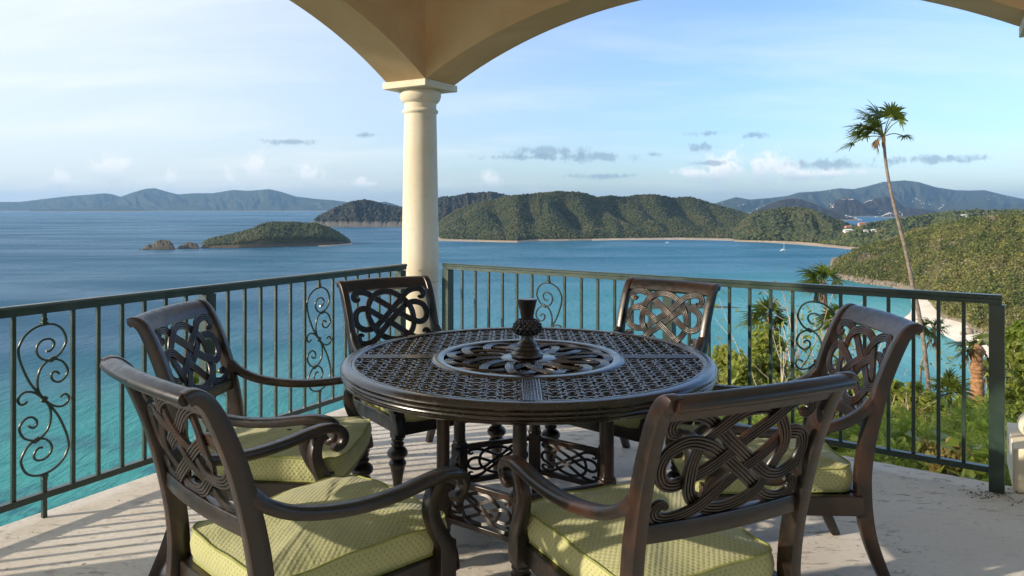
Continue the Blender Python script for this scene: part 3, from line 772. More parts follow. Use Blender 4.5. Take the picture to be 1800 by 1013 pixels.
strip('beach', [(1598, 513), (1601, 530), (1600, 548), (1588, 560), (1600, 567), (1617, 571.5), (1641, 580), (1665, 593), (1691, 606), (1715, 619), (1745, 634), (1800, 656)],
      [(1612, 511), (1641, 526), (1650, 540), (1648, 552), (1654, 562), (1662, 566), (1675, 570), (1691, 575), (1717, 591), (1741, 596), (1770, 610), (1830, 634)], 'curved white sand beach below the near hillside', 2.6)
strip('beach', [(1040, 423.2), (1100, 422.4), (1200, 421.9), (1300, 424.2), (1380, 428.8), (1440, 433.6), (1512, 440.2)],
      [(1040, 422.4), (1100, 421.3), (1200, 420.4), (1300, 422.2), (1380, 426.4), (1440, 431.4), (1516, 438.4)], 'thin pale beach along the foot of the forested hill', 2.4, 60, M_SANDFAR)
strip('beach', [(560, 433.6), (590, 432.2), (621, 429.6)], [(560, 432.4), (590, 430.6), (618, 428.6)], 'sliver of sand at the right tip of the cay', 1.2, 20, M_SANDFAR)
# pale boulders along the headland and beach edge
rs = np.random.RandomState(19)
def boulder_mesh(k):
    B, Fc = ico_base(100 + k, 0.22); m = bpy.data.meshes.new('boulder'); m.from_pydata((B * np.array([1, 1, .7])).tolist(), [], Fc.tolist()); m.materials.append(M_BOULD); return m
M_BOULD = m_stone('pale headland boulders', (0.16, 0.13, 0.10), (0.30, 0.255, 0.205), 0.3, 0.95, 0.5)
mb = MB()
for i in range(260):
    x = 1462 + 140 * rs.rand(); y = np.interp(x, [1458, 1485, 1520, 1567, 1605], [488, 492, 499, 505, 513]) + 0.4 - rs.rand() ** 2 * 4.5
    D = dep(np.interp(x, [1458, 1485, 1520, 1567, 1605], [488, 492, 499, 505, 513])) + rs.rand() * 9
    B, Fc = ico_base(rs.randint(1000), 0.25)
    s = 0.5 + 2.6 * rs.rand() ** 3
    q = px(x, y, D); q[2] = SEA + 0.1 + rs.rand() ** 2 * 3.6
    mb.add(B * s * np.array([1, 1, .75]) + q, Fc)
o = mb.build('boulders', M_BOULD, smooth=0); tag(o, 'pale boulders along the foot of the headland', kind='stuff')
q = px(1703, 590, dep(592)); B, Fc = ico_base(321, 0.2)
mb = MB(); mb.add(B * np.array([4.6, 3.4, 3.2]), Fc); mb.add(B[:, [1, 0, 2]] * np.array([2.2, 2.0, 1.6]) + np.array([-4.5, -1, -1]), Fc)
o = mb.build('boulder', M_BOULD, smooth=0, loc=(q[0], q[1], SEA + 3.2)); tag(o, 'big pale boulder on the white sand beach', 'boulder')
o.modifiers.new('sub', 'SUBSURF').render_levels = 2


# houses: small, far away; walls + hipped roof + dark windows
def house_mesh(w, d, h, roof, name='hillside_house', wall=None):
    r = empty(name)
    b = MB(); b.box((0, 0, h / 2 - 4), (w, d, h + 8)); b.build('wall', wall or M_WALLW, r, 0)
    t = MB(); e = 0.6
    t.add([(-w / 2 - e, -d / 2 - e, h), (w / 2 + e, -d / 2 - e, h), (w / 2 + e, d / 2 + e, h), (-w / 2 - e, d / 2 + e, h), (-w / 4, 0, h + d * .22), (w / 4, 0, h + d * .22)],
          [(0, 1, 5, 4), (2, 3, 4, 5), (1, 2, 5), (3, 0, 4), (3, 2, 1, 0)]); t.build('roof', roof, r, 0)
    for k in range(3):
        q = MB(); q.box(((k - 1) * w * .3, -d / 2 - .05, h * .5), (w * .16, .12, h * .5)); q.build('window', M_WIN, r, 0)
    return r


def on_grid(P, x):
    """column of terrain points under photo column x"""
    pxs = P[:, 0, 0] / P[:, 0, 1] * F + 900
    i = int(np.argmin(abs(pxs - x))); return P[i]


def seat_on(P, x, y):
    c = on_grid(P, x); ys = HZ + (EYE - c[:, 2]) / c[:, 1] * F
    j = int(np.argmin(abs(ys - y))); return c[j]


for (x, y, w, roofm, lab) in ((1490.5, 397.5, 11, M_ROOFR, 'pink house with red roof at the end of the spur'), (1512.5, 396, 12, M_ROOFR, 'orange roofed house right of the pink house'),
                              (1488, 408.5, 15.5, M_WALLW, 'long cream house below the pink house'), (1521, 409, 7, M_WALLW, 'white house on the spur below the orange roof'),
                              (1534, 408, 9, M_WALLW, 'white house farthest right in the spur row'), (1692, 382, 9, M_WALLW, 'grey white house on the crest of the green spur')):
    c = seat_on(P_H5, x, y); pp = c[1]
    sc = w * pp / F
    h = house_mesh(sc, sc * .55, sc * (.28 if w < 15 else .12), roofm, wall=M_WALLP if roofm is M_ROOFR else None); h.location = (c[0], c[1] - 6, c[2] + 2.5)
    tag(h, lab, 'house')
wm = MB(); wm.box((0, 0, 1), (16, 11, 12))
wm.add([(-8.6, -6.1, 7), (8.6, -6.1, 7), (8.6, 6.1, 7), (-8.6, 6.1, 7), (-4, 0, 10), (4, 0, 10)], [(0, 1, 5, 4), (2, 3, 4, 5), (1, 2, 5), (3, 0, 4), (3, 2, 1, 0)])
proto = wm.build('hillside_house', M_WALLW, None, 0)
rs = np.random.RandomState(77)
def town(P, spots, group, lab, s0=0.7, s1=1.5):
    for (x, y) in spots:
        c = seat_on(P, x, y)
        o = bpy.data.objects.new('hillside_house', proto.data); COL.objects.link(o)
        o.location = (c[0], c[1] - 8, c[2] + 3); o.rotation_euler = (0, 0, rs.rand() * 0.8 - 0.4)
        s = (s0 + (s1 - s0) * rs.rand()) * .52; o.scale = (s * (0.8 + .6 * rs.rand()), s, s)
        tag(o, lab, 'house', group)
def scatter(cx, cy, sx, sy, n): return [(cx + sx * rs.randn(), cy + sy * rs.randn()) for _ in range(n)]
town(P_FT[1], [(1478 + 3.2 * k, 350 + abs(k - 3) * .5 + rs.rand()) for k in range(8)] + [(1457 + rs.rand() * 9, 364 + rs.randn() * 2) for _ in range(7)], 'white houses on the round foothill', 'small white house on the round foothill', .5, 1.0)
town(P_FT[2], [(1520 + 2.5 * k, 353 + rs.randn()) for k in range(6)] + scatter(1528, 372, 12, 3, 14) + [(1600 + 2.4 * k, 362 + rs.randn()) for k in range(8)], 'white houses on the broad foothill', 'small white house on the broad dark foothill', .5, 1.1)
town(P_FT[3], scatter(1556, 377, 14, 3, 20) + scatter(1580, 376, 12, 2, 8), 'white town houses by the channel', 'small white house of the town by the channel', .5, 1.1)
town(P_FT[4], scatter(1500, 377, 12, 3, 16), 'white houses on the dark point', 'small white house on the low dark point', .4, .8)
town(P_MT, [(1445 + 3 * k, 338 - k * .5 + rs.randn()) for k in range(7)] + scatter(1545, 325, 6, 2, 5) + scatter(1617, 352, 14, 5, 9) + scatter(1640, 362, 16, 4, 8) + scatter(1760, 350, 20, 4, 8) + scatter(1300, 362, 22, 4, 10), 'white houses on the far mountains', 'tiny white house on the far blue mountains', .8, 1.5)
COL.objects.unlink(proto); bpy.data.objects.remove(proto)


# boats
def boat(x, y, length, lab, mast=True):
    D = dep(y); r = empty('boat', (*px(x, y, D)[:2], SEA), R(15))
    L_ = length; b = MB()
    st = [(-.5, .34), (-.3, .40), (0, .42), (.25, .34), (.42, .16), (.5, .01)]
    V = []; 
    for t, w in st: V += [(t * L_, -w * L_ * .42, L_ * .11 + .05 * L_ * max(0, t)), (t * L_, -w * L_ * .22, -L_ * .04), (t * L_, w * L_ * .22, -L_ * .04), (t * L_, w * L_ * .42, L_ * .11 + .05 * L_ * max(0, t))]
    Fc = [(4 * i + j, 4 * i + 4 + j, 4 * i + 5 + j, 4 * i + 1 + j) for i in range(5) for j in range(3)] + [(4 * i, 4 * i + 3, 4 * i + 7, 4 * i + 4) for i in range(5)] + [(0, 1, 2, 3)]
    b.add(V, Fc); b.build('hull', M_WHITE, r, 30)
    c = MB(); c.box((-.05 * L_, 0, L_ * .17), (L_ * .38, L_ * .2, L_ * .12)); c.build('cabin', M_WHITE, r, 0, .1)
    if mast:
        q = MB(); q.tube([(0.05 * L_, 0, .1 * L_), (0.05 * L_, 0, 1.25 * L_)], L_ * .016, 6); q.tube([(0.05 * L_, 0, .28 * L_), (-.42 * L_, 0, .27 * L_)], L_ * .022, 6); q.build('mast', M_WHITE, r, 30)
    tag(r, lab, 'boat')
boat(1174, 427.5, 9, 'small white motorboat moored off the forested hill', False)
boat(1377.5, 441, 12, 'white sailing boat anchored in the bay')
boat(541, 377.5, 34, 'white ferry far out beside the headland island', False)
# ------------------------------------------------------------------ the villa's own slope
def ground_z(x, y):
    """slope below the terrace: steep on the left, gentler on the right"""
    x = np.asarray(x, float); y = np.asarray(y, float)
    r = np.hypot(x, y)
    ang = np.degrees(np.arctan2(x, y))
    t = np.clip((ang - 2) / 22, 0, 1); t = t * t * (3 - 2 * t)
    slope = 0.80 + (0.36 - 0.80) * t
    d = np.maximum(0, r - 4.2)
    z = -0.9 - (1 - t) * 2.2 - slope * d
    return z + 0.5 * (fbm(x * .25, y * .25, 3, 5) - .5)


nr, na = 70, 110
rr = 3.6 + (np.linspace(0, 1, nr) ** 2.0) * 250; aa = np.radians(np.linspace(-100, 100, na))
RR, AA = np.meshgrid(rr, aa, indexing='ij'); gx = RR * np.sin(AA); gy = RR * np.cos(AA)
gz = np.maximum(ground_z(gx, gy), SEA - 6)
idx = np.arange(nr * na).reshape(nr, na)
Fq = np.stack([idx[:-1, :-1], idx[1:, :-1], idx[1:, 1:], idx[:-1, 1:]], -1).reshape(-1, 4)
o = np_mesh('hillside_ground', np.stack([gx, gy, gz], -1).reshape(-1, 3), Fq[:, ::-1], M_EARTH, smooth=1)
tag(o, 'leaf littered slope falling away below the terrace', kind='structure')

# ------------------------------------------------------------------ terrace
CC = np.array([-.69, 5.573]); C2 = np.array([2.69, 3.55])
uR = (C2 - CC) / np.linalg.norm(C2 - CC); uL = np.array([uR[1], -uR[0]])
SPAN = 3.94; C3 = CC + uL * SPAN
RL0 = np.array([-.793, 5.367]); RL1 = np.array([-2.095, 3.026]); dL = (RL1 - RL0) / np.linalg.norm(RL1 - RL0)
RR0 = np.array([-.481, 5.432]); RR1 = np.array([2.278, 3.467]); dR = (RR1 - RR0) / np.linalg.norm(RR1 - RR0)
nL = np.array([dL[1], -dL[0]]); nR = np.array([-dR[1], dR[0]])       # outward normals
if np.dot(nL, [-1, .5]) < 0: nL = -nL
if np.dot(nR, [.5, 1]) < 0: nR = -nR
e_ = 0.07
cornerA = CC + 0.22 * np.array([-.1, 1.0])
poly = [RL1 + dL * 9 + nL * e_, RL0 + nL * e_ - dL * .1, cornerA + np.array([-.2, -.03]), cornerA + np.array([.14, 0]), RR0 + nR * .12 - dR * .05, RR1 + nR * .12 + dR * .75, RR1 + dR * 1.2 + np.array([1.5, -1.0]), np.array([6, -3.5]), np.array([-6.8, -5.2])]
# paving slabs: stone joints a couple of millimetres deep, cut from the terrace outline
fm = MB(); n = len(poly)
V = [(p[0], p[1], 0.0) for p in poly] + [(p[0], p[1], -0.22) for p in poly]
fm.add(V, [tuple(range(n))[::-1], tuple(range(n, 2 * n))] + [(i, (i + 1) % n, n + (i + 1) % n, n + i) for i in range(n)])
fl = fm.build('terrace_floor', M_FLOOR, None, 0, 0.006); tag(fl, 'pale pitted coral stone terrace floor', kind='structure')
fm = MB(); pin = [p * .985 for p in poly]
V = [(p[0], p[1], -0.222) for p in pin] + [(p[0] * .99, p[1] * .99, -7.0) for p in pin]
fm.add(V, [(i, (i + 1) % n, n + (i + 1) % n, n + i) for i in range(n)])
o = fm.build('retaining_wall', M_COL, None, 0); tag(o, 'stone retaining wall under the terrace edge', kind='structure')


def column(c, name, label):
    r = empty(name, (c[0], c[1], 0), math.atan2(uR[1], uR[0]))
    sh = MB()
    zs = np.linspace(0.80, 2.02, 14)
    prof = [(.1375, .7765), (0.1392, .780)] + [(0.1415 - 0.021 * ((z - .42) / 1.6) ** 1.6, z) for z in zs] + [(.1205, 2.03)]
    sh.lathe(prof, n=48); s = sh.build('shaft', M_COL, r, 50)
    dr = MB(); dr.lathe([(.1475, .34), (.1435, .40), (.1415, .50), (.1405, .64), (.1395, .768), (.1375, .7735)], n=48); dr.build('drum', M_COL, r, 50)
    nk = MB()
    nk.lathe([(.1205, 2.03), (.126, 2.035), (.134, 2.045), (.134, 2.055), (.126, 2.065), (.1195, 2.07), (.1195, 2.10), (.121, 2.112), (.132, 2.118), (.146, 2.135), (.154, 2.16), (.156, 2.18), (.150, 2.197), (.142, 2.2075)], n=48); nk.build('necking', M_COL, r, 45)
    ab = MB(); ab.box((0, 0, 2.233), (.40, .40, .05)); ab.build('abacus', M_COL, r, 30, .004)
    tor = MB(); a = np.linspace(-90, 90, 12)
    tor.lathe([(.15, .205)] + [(.165 + .055 * math.cos(R(t)), .262 + .055 * math.sin(R(t))) for t in a] + [(.158, .325), (.158, .345), (.149, .352)], n=48); tor.build('base_moulding', M_COL, r, 45)
    pl = MB(); pl.box((0, 0, .1), (.50, .50, .206)); pl.build('plinth', M_COL, r, 30, .006)
    return tag(r, label, 'column')


column(CC, 'stone_column', 'cream stone column standing at the corner of the terrace')
column(C2, 'stone_column', 'cream column at the right edge, only plinth and capital showing')
column(C3, 'stone_column', 'cream stone column outside the view on the left')


def arch_wall(P0, d, nrm, length, rise, name, label, t0=.195, t1=-.165, s_start=0.0, top=3.35):
    """wall with a segmental arch; P0 start column centre, d direction, nrm towards the terrace"""
    a = length / 2 - .2; Rr = (a * a + rise * rise) / (2 * rise); zc = 2.2585 + rise - Rr
    S = [s_start] + list(np.linspace(.2, length - .2, 49)) + [length + .0]
    Z = [2.2585] + [zc + math.sqrt(max(0, Rr * Rr - (s - length / 2) ** 2)) for s in S[1:-1]] + [2.2585]
    m = MB(); k = len(S); V = []
    for t in (t0, t1):
        for s, z in zip(S, Z): q = P0 + d * s + nrm * t; V.append((q[0], q[1], z))
        for s in S: q = P0 + d * s + nrm * t; V.append((q[0], q[1], top))
    Fc = []
    for i in range(k - 1):
        Fc += [(i, i + 1, k + i + 1, k + i), (2 * k + i + 1, 2 * k + i, 3 * k + i, 3 * k + i + 1), (i + 1, i, 2 * k + i, 2 * k + i + 1), (k + i, k + i + 1, 3 * k + i + 1, 3 * k + i)]
    Fc += [(0, k, 3 * k, 2 * k), (k - 1, 3 * k - 1, 4 * k - 1, 2 * k - 1)]
    m.add(V, Fc); o = m.build(name, M_STUCCO, None, 30)
    return tag(o, label, 'arch')


nTL = uR; nTR = uL
arch_wall(CC, uL, nTL, SPAN, .49, 'stucco_arch', 'ochre stucco arch rising left from the corner column', s_start=-.163)
arch_wall(CC, uR, nTR, float(np.linalg.norm(C2 - CC)), .44, 'stucco_arch', 'wide ochre stucco arch spanning to the right column', s_start=.1955)
arch_wall(C3 + uL * .001, uL, nTL, SPAN, .49, 'stucco_arch', 'ochre stucco arch outside the view on the left')
arch_wall(C2 + uR * .001, uR, nTR, SPAN, .44, 'stucco_arch', 'ochre stucco arch outside the view on the right')
cm = MB()
cp = [CC + uL * 8.2 - uR * .16, CC - uL * .16 - uR * .16, CC + uR * 8.2 - uL * .16, np.array([7.5, -5.0]), np.array([-3.6, -5.2])]
V = [(p[0], p[1], 3.352) for p in cp] + [(p[0], p[1], 3.6) for p in cp]; n = len(cp)
cm.add(V, [tuple(range(n)), tuple(range(n, 2 * n))[::-1]] + [(i, (i + 1) % n, n + (i + 1) % n, n + i) for i in range(n)])
o = cm.build('porch_ceiling', M_CREAM, None, 0); tag(o, 'cream plaster ceiling of the covered terrace', kind='structure')
hw = MB(); hw.box((0.6, -3.4, 1.68), (9.0, .3, 3.34)); o = hw.build('house_wall', M_CREAM, None, 0); tag(o, 'cream house wall behind the terrace', kind='structure')


# ------------------------------------------------------------------ railings
def railing(P0, d, label, halves, posts, h=.922, ends=True):
    ang = math.atan2(d[1], d[0]); r = empty('metal_railing', (P0[0], P0[1], 0), ang)
    Ltot = posts[-1]
    # handrail: moulded cap over a channel
    hr = MB(); pr = np.array([(-.027, 0), (-.027, -.010), (-.020, -.014), (-.020, -.036), (.020, -.036), (.020, -.014), (.027, -.010), (.027, 0), (.018, .007), (-.018, .007)])
    hr.sweep([(-.02, 0, h - .007), (Ltot + .02, 0, h - .007)], pr[::-1], side=(0, 1, 0)); hr.build('handrail', M_GREEN, r, 30)
    segs = list(zip(posts[:-1], posts[1:]))
    for a, b in segs:
        lo = MB(); lo.box(((a + b) / 2, 0, .098), (b - a - .06, .034, .028)); lo.build('bottom_rail', M_GREEN, r, 30, .002)
    for p in posts:
        q = MB(); q.box((p, 0, (h - .045) / 2), (.062, .062, h - .045)); q.build('post', M_GREEN, r, 30, .003)
    bm = MB(); bm.box((0, 0, (.112 + h - .043) / 2), (.0165, .0165, h - .043 - .112)); base = bm.build('baluster', M_GREEN, r, 30, .0015)
    first = True
    scroll = None
    for hv in halves:
        for t in hv['bal']:
            if first: o = base; first = False
            else: o = base.copy(); COL.objects.link(o)
            o.location = (t, 0, 0)
        o = scroll_panel(r, h) if scroll is None else copy_tree(scroll, r)
        if scroll is None: scroll = o
        o.location = (hv['panel'], 0, 0)
    return tag(r, label, 'railing', 'green metal railings of the terrace')


def scroll_panel(r, h):
    """wrought scroll panel: two long S-curves and a short one, gathered by collars"""
    kx, kz, cz = .00110, .00118, .508
    def P(L_): return [((x - 155) * kx, 0, cz - (y - 412) * kz) for x, y in L_]
    main = [(148, 238), (138, 240), (126, 234), (117, 218), (121, 203), (138, 194), (160, 196), (178, 210), (184, 232), (172, 256), (150, 270), (125, 271), (98, 258), (78, 232), (70, 205), (84, 168), (110, 147), (143, 140), (185, 146), (222, 168), (244, 200), (249, 230), (236, 280), (204, 348), (155, 412)]
    rot = lambda L_: [(310 - x, 824 - y) for x, y in L_]
    two = [(97, 330), (104, 322), (116, 318), (127, 326), (126, 342), (112, 356), (92, 358), (72, 344), (64, 322), (78, 292), (102, 276), (125, 271), (150, 280), (170, 302), (180, 335), (176, 378), (155, 412)]
    three = [(93, 418), (84, 411), (70, 410), (60, 424), (64, 440), (82, 451), (104, 449), (128, 437), (155, 412)]
    st = empty('scroll_panel'); st.parent = r
    for nm, c in (('scroll', main), ('scroll', rot(main)), ('scroll', two), ('scroll', rot(two)), ('scroll', three), ('scroll', rot(three))):
        m = MB(); m.sweep(spline(P(c), len(c) * 4), rrect(.0125, .0095, .003, 1), side=(0, 1, 0)); m.build(nm, M_GREEN, st, 45)
    m = MB(); m.box((0, 0, (.828 + h - .043) / 2), (.016, .016, h - .043 - .828)); m.build('stem', M_GREEN, st, 30, .0015)
    m = MB(); m.box((0, 0, .093), (.0185, .0185, .186)); m.build('stem', M_GREEN, st, 30, .0015)
    for z, w in ((.835, .026), (.18, .026), (.85, .021), (.165, .021)):
        m = MB(); m.box((0, 0, z), (w, w, .013)); m.build('collar', M_GREEN, st, 30, .002)
    for (x, y) in ((125, 271), (155, 412), (185, 553)):
        m = MB(); p = P([(x, y)])[0]; m.box(p, (.028, .017, .02), Matrix.Rotation(R(25 if x != 155 else 45), 3, 'Y')); m.build('collar', M_GREEN, st, 30, .003)
    return st


bl = [.136 + .1165 * k for k in range(6)] + [.965 + .1165 * k for k in range(6)]
halfL = [dict(bal=[.15, .266, .382, .498, .614, .730], panel=.852), dict(bal=[.973, 1.088, 1.203, 1.318, 1.433, 1.548], panel=2.503)]
halfL2 = [.15, .266, .382, .498, .614, .73]
railing(RL0, dL, 'long green railing on the left, sea behind it', [
    dict(bal=[.15, .267, .38, .495, .611, .728, .974, 1.09, 1.205, 1.317, 1.43, 1.545], panel=.851),
    dict(bal=[1.806, 1.922, 2.037, 2.152, 2.267, 2.382, 2.628, 2.744, 2.86, 2.975, 3.09, 3.206], panel=2.505)], [.03, 1.675, 3.33])
railing(RR0, dR, 'green railing on the right, bushes and beach behind it', [
    dict(bal=[.148, .27, .389, .509, .632, .757, 1.013, 1.14, 1.26, 1.38, 1.50, 1.62], panel=.888),
    dict(bal=[1.87, 1.99, 2.11, 2.225, 2.34, 2.457, 2.70, 2.815, 2.925, 3.037, 3.145, 3.25], panel=2.578)], [.012, 1.745, 3.383])


# ------------------------------------------------------------------ furniture
def reed(w, n=4, t=.011, groove=.0035):
    """flat band section with reeds along it"""
    top = []
    for i in range(n):
        x0 = -w / 2 + w * i / n; ww = w / n
        for f, h in ((.04, -groove), (.22, -.0006), (.5, 0), (.78, -.0006), (.96, -groove)):
            top.append((x0 + ww * f, t / 2 + h))
    return np.array([(x, y) for x, y in top[::-1]] + [(x, -y) for x, y in top])


def crossings(curves):
    """over / under heights for plaited strands: alternate along each strand"""
    H = [np.zeros(len(c)) for c in curves]; events = []
    for a in range(len(curves)):
        for b in range(a, len(curves)):
            A, B = curves[a], curves[b]
            for i in range(len(A) - 1):
                j0 = i + 6 if a == b else 0
                p, r = A[i], A[i + 1] - A[i]
                q = B[j0:-1]; s = B[j0 + 1:] - q
                if len(q) == 0: continue
                den = r[0] * s[:, 1] - r[1] * s[:, 0]; den = np.where(abs(den) < 1e-12, 1e-12, den)
                d = q - p
                t = (d[:, 0] * s[:, 1] - d[:, 1] * s[:, 0]) / den; u = (d[:, 0] * r[1] - d[:, 1] * r[0]) / den
                for j in np.where((t >= 0) & (t < 1) & (u >= 0) & (u < 1))[0]: events.append([a, i, b, j + j0, 0])
    vis = [[] for _ in curves]
    for k, (a, i, b, j, _) in enumerate(events): vis[a].append((i, k, 1)); vis[b].append((j, k, -1))
    known = {}
    order = sorted(range(len(curves)), key=lambda c: -len(vis[c]))
    for c in order:
        L_ = sorted(vis[c]); ph = 1
        for n_, (i, k, sg) in enumerate(L_):
            if k in known: ph = known[k] * sg * (1 if n_ % 2 == 0 else -1); break
        for n_, (i, k, sg) in enumerate(L_):
            known.setdefault(k, ph * (1 if n_ % 2 == 0 else -1) * sg)
    return [[(i, known[k] * sg) for i, k, sg in sorted(vis[c])] for c in range(len(curves))]


def strand_heights(n, ev, amp, width):
    h = np.zeros(n)
    for i, s in ev: h += s * amp * np.exp(-((np.arange(n) - i) / width) ** 2)
    return np.clip(h, -amp, amp)


KN_S = [(-.800, .66), (-.86, .60), (-.925, .66), (-.935, .80), (-.86, .915), (-.70, .93), (-.50, .82), (-.28, .52), (0, .16), (.26, -.16), (.48, -.38), (.70, -.44), (.90, -.30), (.965, -.02), (.90, .24), (.74, .33), (.56, .24), (.30, .00), (0, -.30), (-.28, -.60), (-.52, -.84), (-.72, -.935), (-.88, -.90), (-.94, -.78), (-.90, -.66), (-.83, -.66), (-.80, -.74)]


def knot_panel(hu, hv, w, frame, reeds=4, thick=.011, samples=5):
    """plaited panel: two scroll-ended strands and an oval ring; frame(u, v, h) -> point"""
    a = spline(KN_S, len(KN_S) * samples); b = -a
    th = np.linspace(0, 2 * math.pi, 17)[:-1]
    ring = spline([(.60 * math.cos(t) + .10 * math.sin(t), .90 * math.sin(t)) for t in th], 16 * samples, closed=True)
    cs = [a, b, np.vstack([ring, ring[:1]])]
    ev = crossings([c * np.array([hu, hv]) for c in cs])
    m = MB(); pr = reed(w, reeds, thick, thick * .36)
    nrm = frame(0, 0, 1) - frame(0, 0, 0)
    for k, c in enumerate(cs):
        h = strand_heights(len(c), ev[k], thick * .45, 4.0 * samples / 5)
        pts = np.array([frame(u * hu, v * hv, hh) for (u, v), hh in zip(c, h)])
        cl = k == 2
        if cl: pts = pts[:-1]
        T = np.gradient(pts, axis=0)
        if cl: T[0] = pts[1] - pts[-1]; T[-1] = pts[0] - pts[-2]
        side = np.cross(nrm, T)
        sc = np.ones(len(pts))
        if not cl:
            e = np.linspace(0, 1, len(pts)); sc = np.clip(np.minimum(e, 1 - e) / .09, 0, 1) * .62 + .38
        m.sweep(pts, pr, side=side, scale=[(s, 1) for s in sc], closed=cl)
    return m


def rounded_outline(wf, wb, yf, yb, r, n=9):
    pts = []
    for cx, cy, a0 in ((wf / 2 - r, yf - r, 0), (-wf / 2 + r, yf - r, 90), (-wb / 2 + r, yb + r, 180), (wb / 2 - r, yb + r, 270)):
        for j in range(n):
            a = R(a0 + 90 * j / (n - 1)); pts.append((cx + r * math.cos(a), cy + r * math.sin(a)))
    P = np.array(pts); Q = []
    for i in range(len(P)):
        a, b = P[i], P[(i + 1) % len(P)]; d = np.linalg.norm(b - a); k = max(1, int(d / .03))
        for j in range(k): Q.append(a + (b - a) * j / k)
    return np.array(Q)


def cushion(root, variant=0):
    z0, z1, crown = .352, .434, .025
    O = rounded_outline(.530, .466, .332, -.225, .055)
    O[:, 1] += .018 * np.where(O[:, 1] > .2, 1 - (O[:, 0] / .26) ** 2, 0)
    n = len(O); per = np.concatenate([[0], np.cumsum(np.linalg.norm(np.roll(O, -1, 0) - O, axis=1))])
    c = O.mean(0)
    rows = []; uvs = []
    def ring(sc, z, uvmode, zz=None):
        P = c + (O - c) * sc
        zc = np.full(n, z) if np.ndim(z) == 0 else z
        rows.append(np.c_[P, zc]); uvs.append(np.c_[P] if uvmode == 't' else np.c_[per[:-1], np.full(n, zz if zz is not None else z)])
    wob = .0035 * np.sin(np.arange(n) * .42 + variant) + .002 * np.sin(np.arange(n) * 1.1 + 2 * variant)
    # underside, side (own uv), top
    ring(.6, z0 - .004, 't'); ring(.975, z0, 't'); ring(.985, z0, 's'); ring(1.010, z0 + .02, 's'); ring(1.020 + wob[:, None] * 0, z0 + .045, 's'); ring(1.012, z1 - .018, 's'); ring(.99, z1 + wob, 's', z1)
    ring(.99, z1 + wob, 't')
    for q in (.96, .91, .84, .74, .62, .48, .33, .17, .03):
        dome = crown * (1 - q ** 2.6) ** .9
        P = c + (O - c) * q
        z = z1 + wob * q + dome + .009 * (fbm(P[:, 0] * 7 + variant * 3, P[:, 1] * 7, 3, 3) - .5) * 2
        ring(q, z, 't')
    V = np.concatenate(rows); U = np.concatenate(uvs); k = len(rows); Fq = []
    for r_ in range(k - 1):
        if r_ in (1, 6): continue
        for i in range(n):
            j = (i + 1) % n
            Fq.append((r_ * n + i, r_ * n + j, (r_ + 1) * n + j, (r_ + 1) * n + i))
    # side seam uv wrap is hidden at the back; centre cap
    o = np_mesh('seat_cushion', V, np.array(Fq), M_FAB, parent=root, smooth=1, uv=U)
    top = MB(); top.tube(np.c_[c + (O - c) * .994, z1 + .001 + wob], .0034, 6, closed=True); top.build('piping', M_PIPE, o, 60)
    bot = MB(); bot.tube(np.c_[c + (O - c) * .99, np.full(n, z0 + .002)], .0032, 6, closed=True); bot.build('piping', M_PIPE, o, 60)
    return o


POST = [(-.345, .0), (-.300, .10), (-.264, .20), (-.246, .30), (-.241, .40), (-.250, .50), (-.272, .61), (-.305, .73), (-.343, .83), (-.372, .888), (-.394, .914), (-.412, .922), (-.426, .917)]


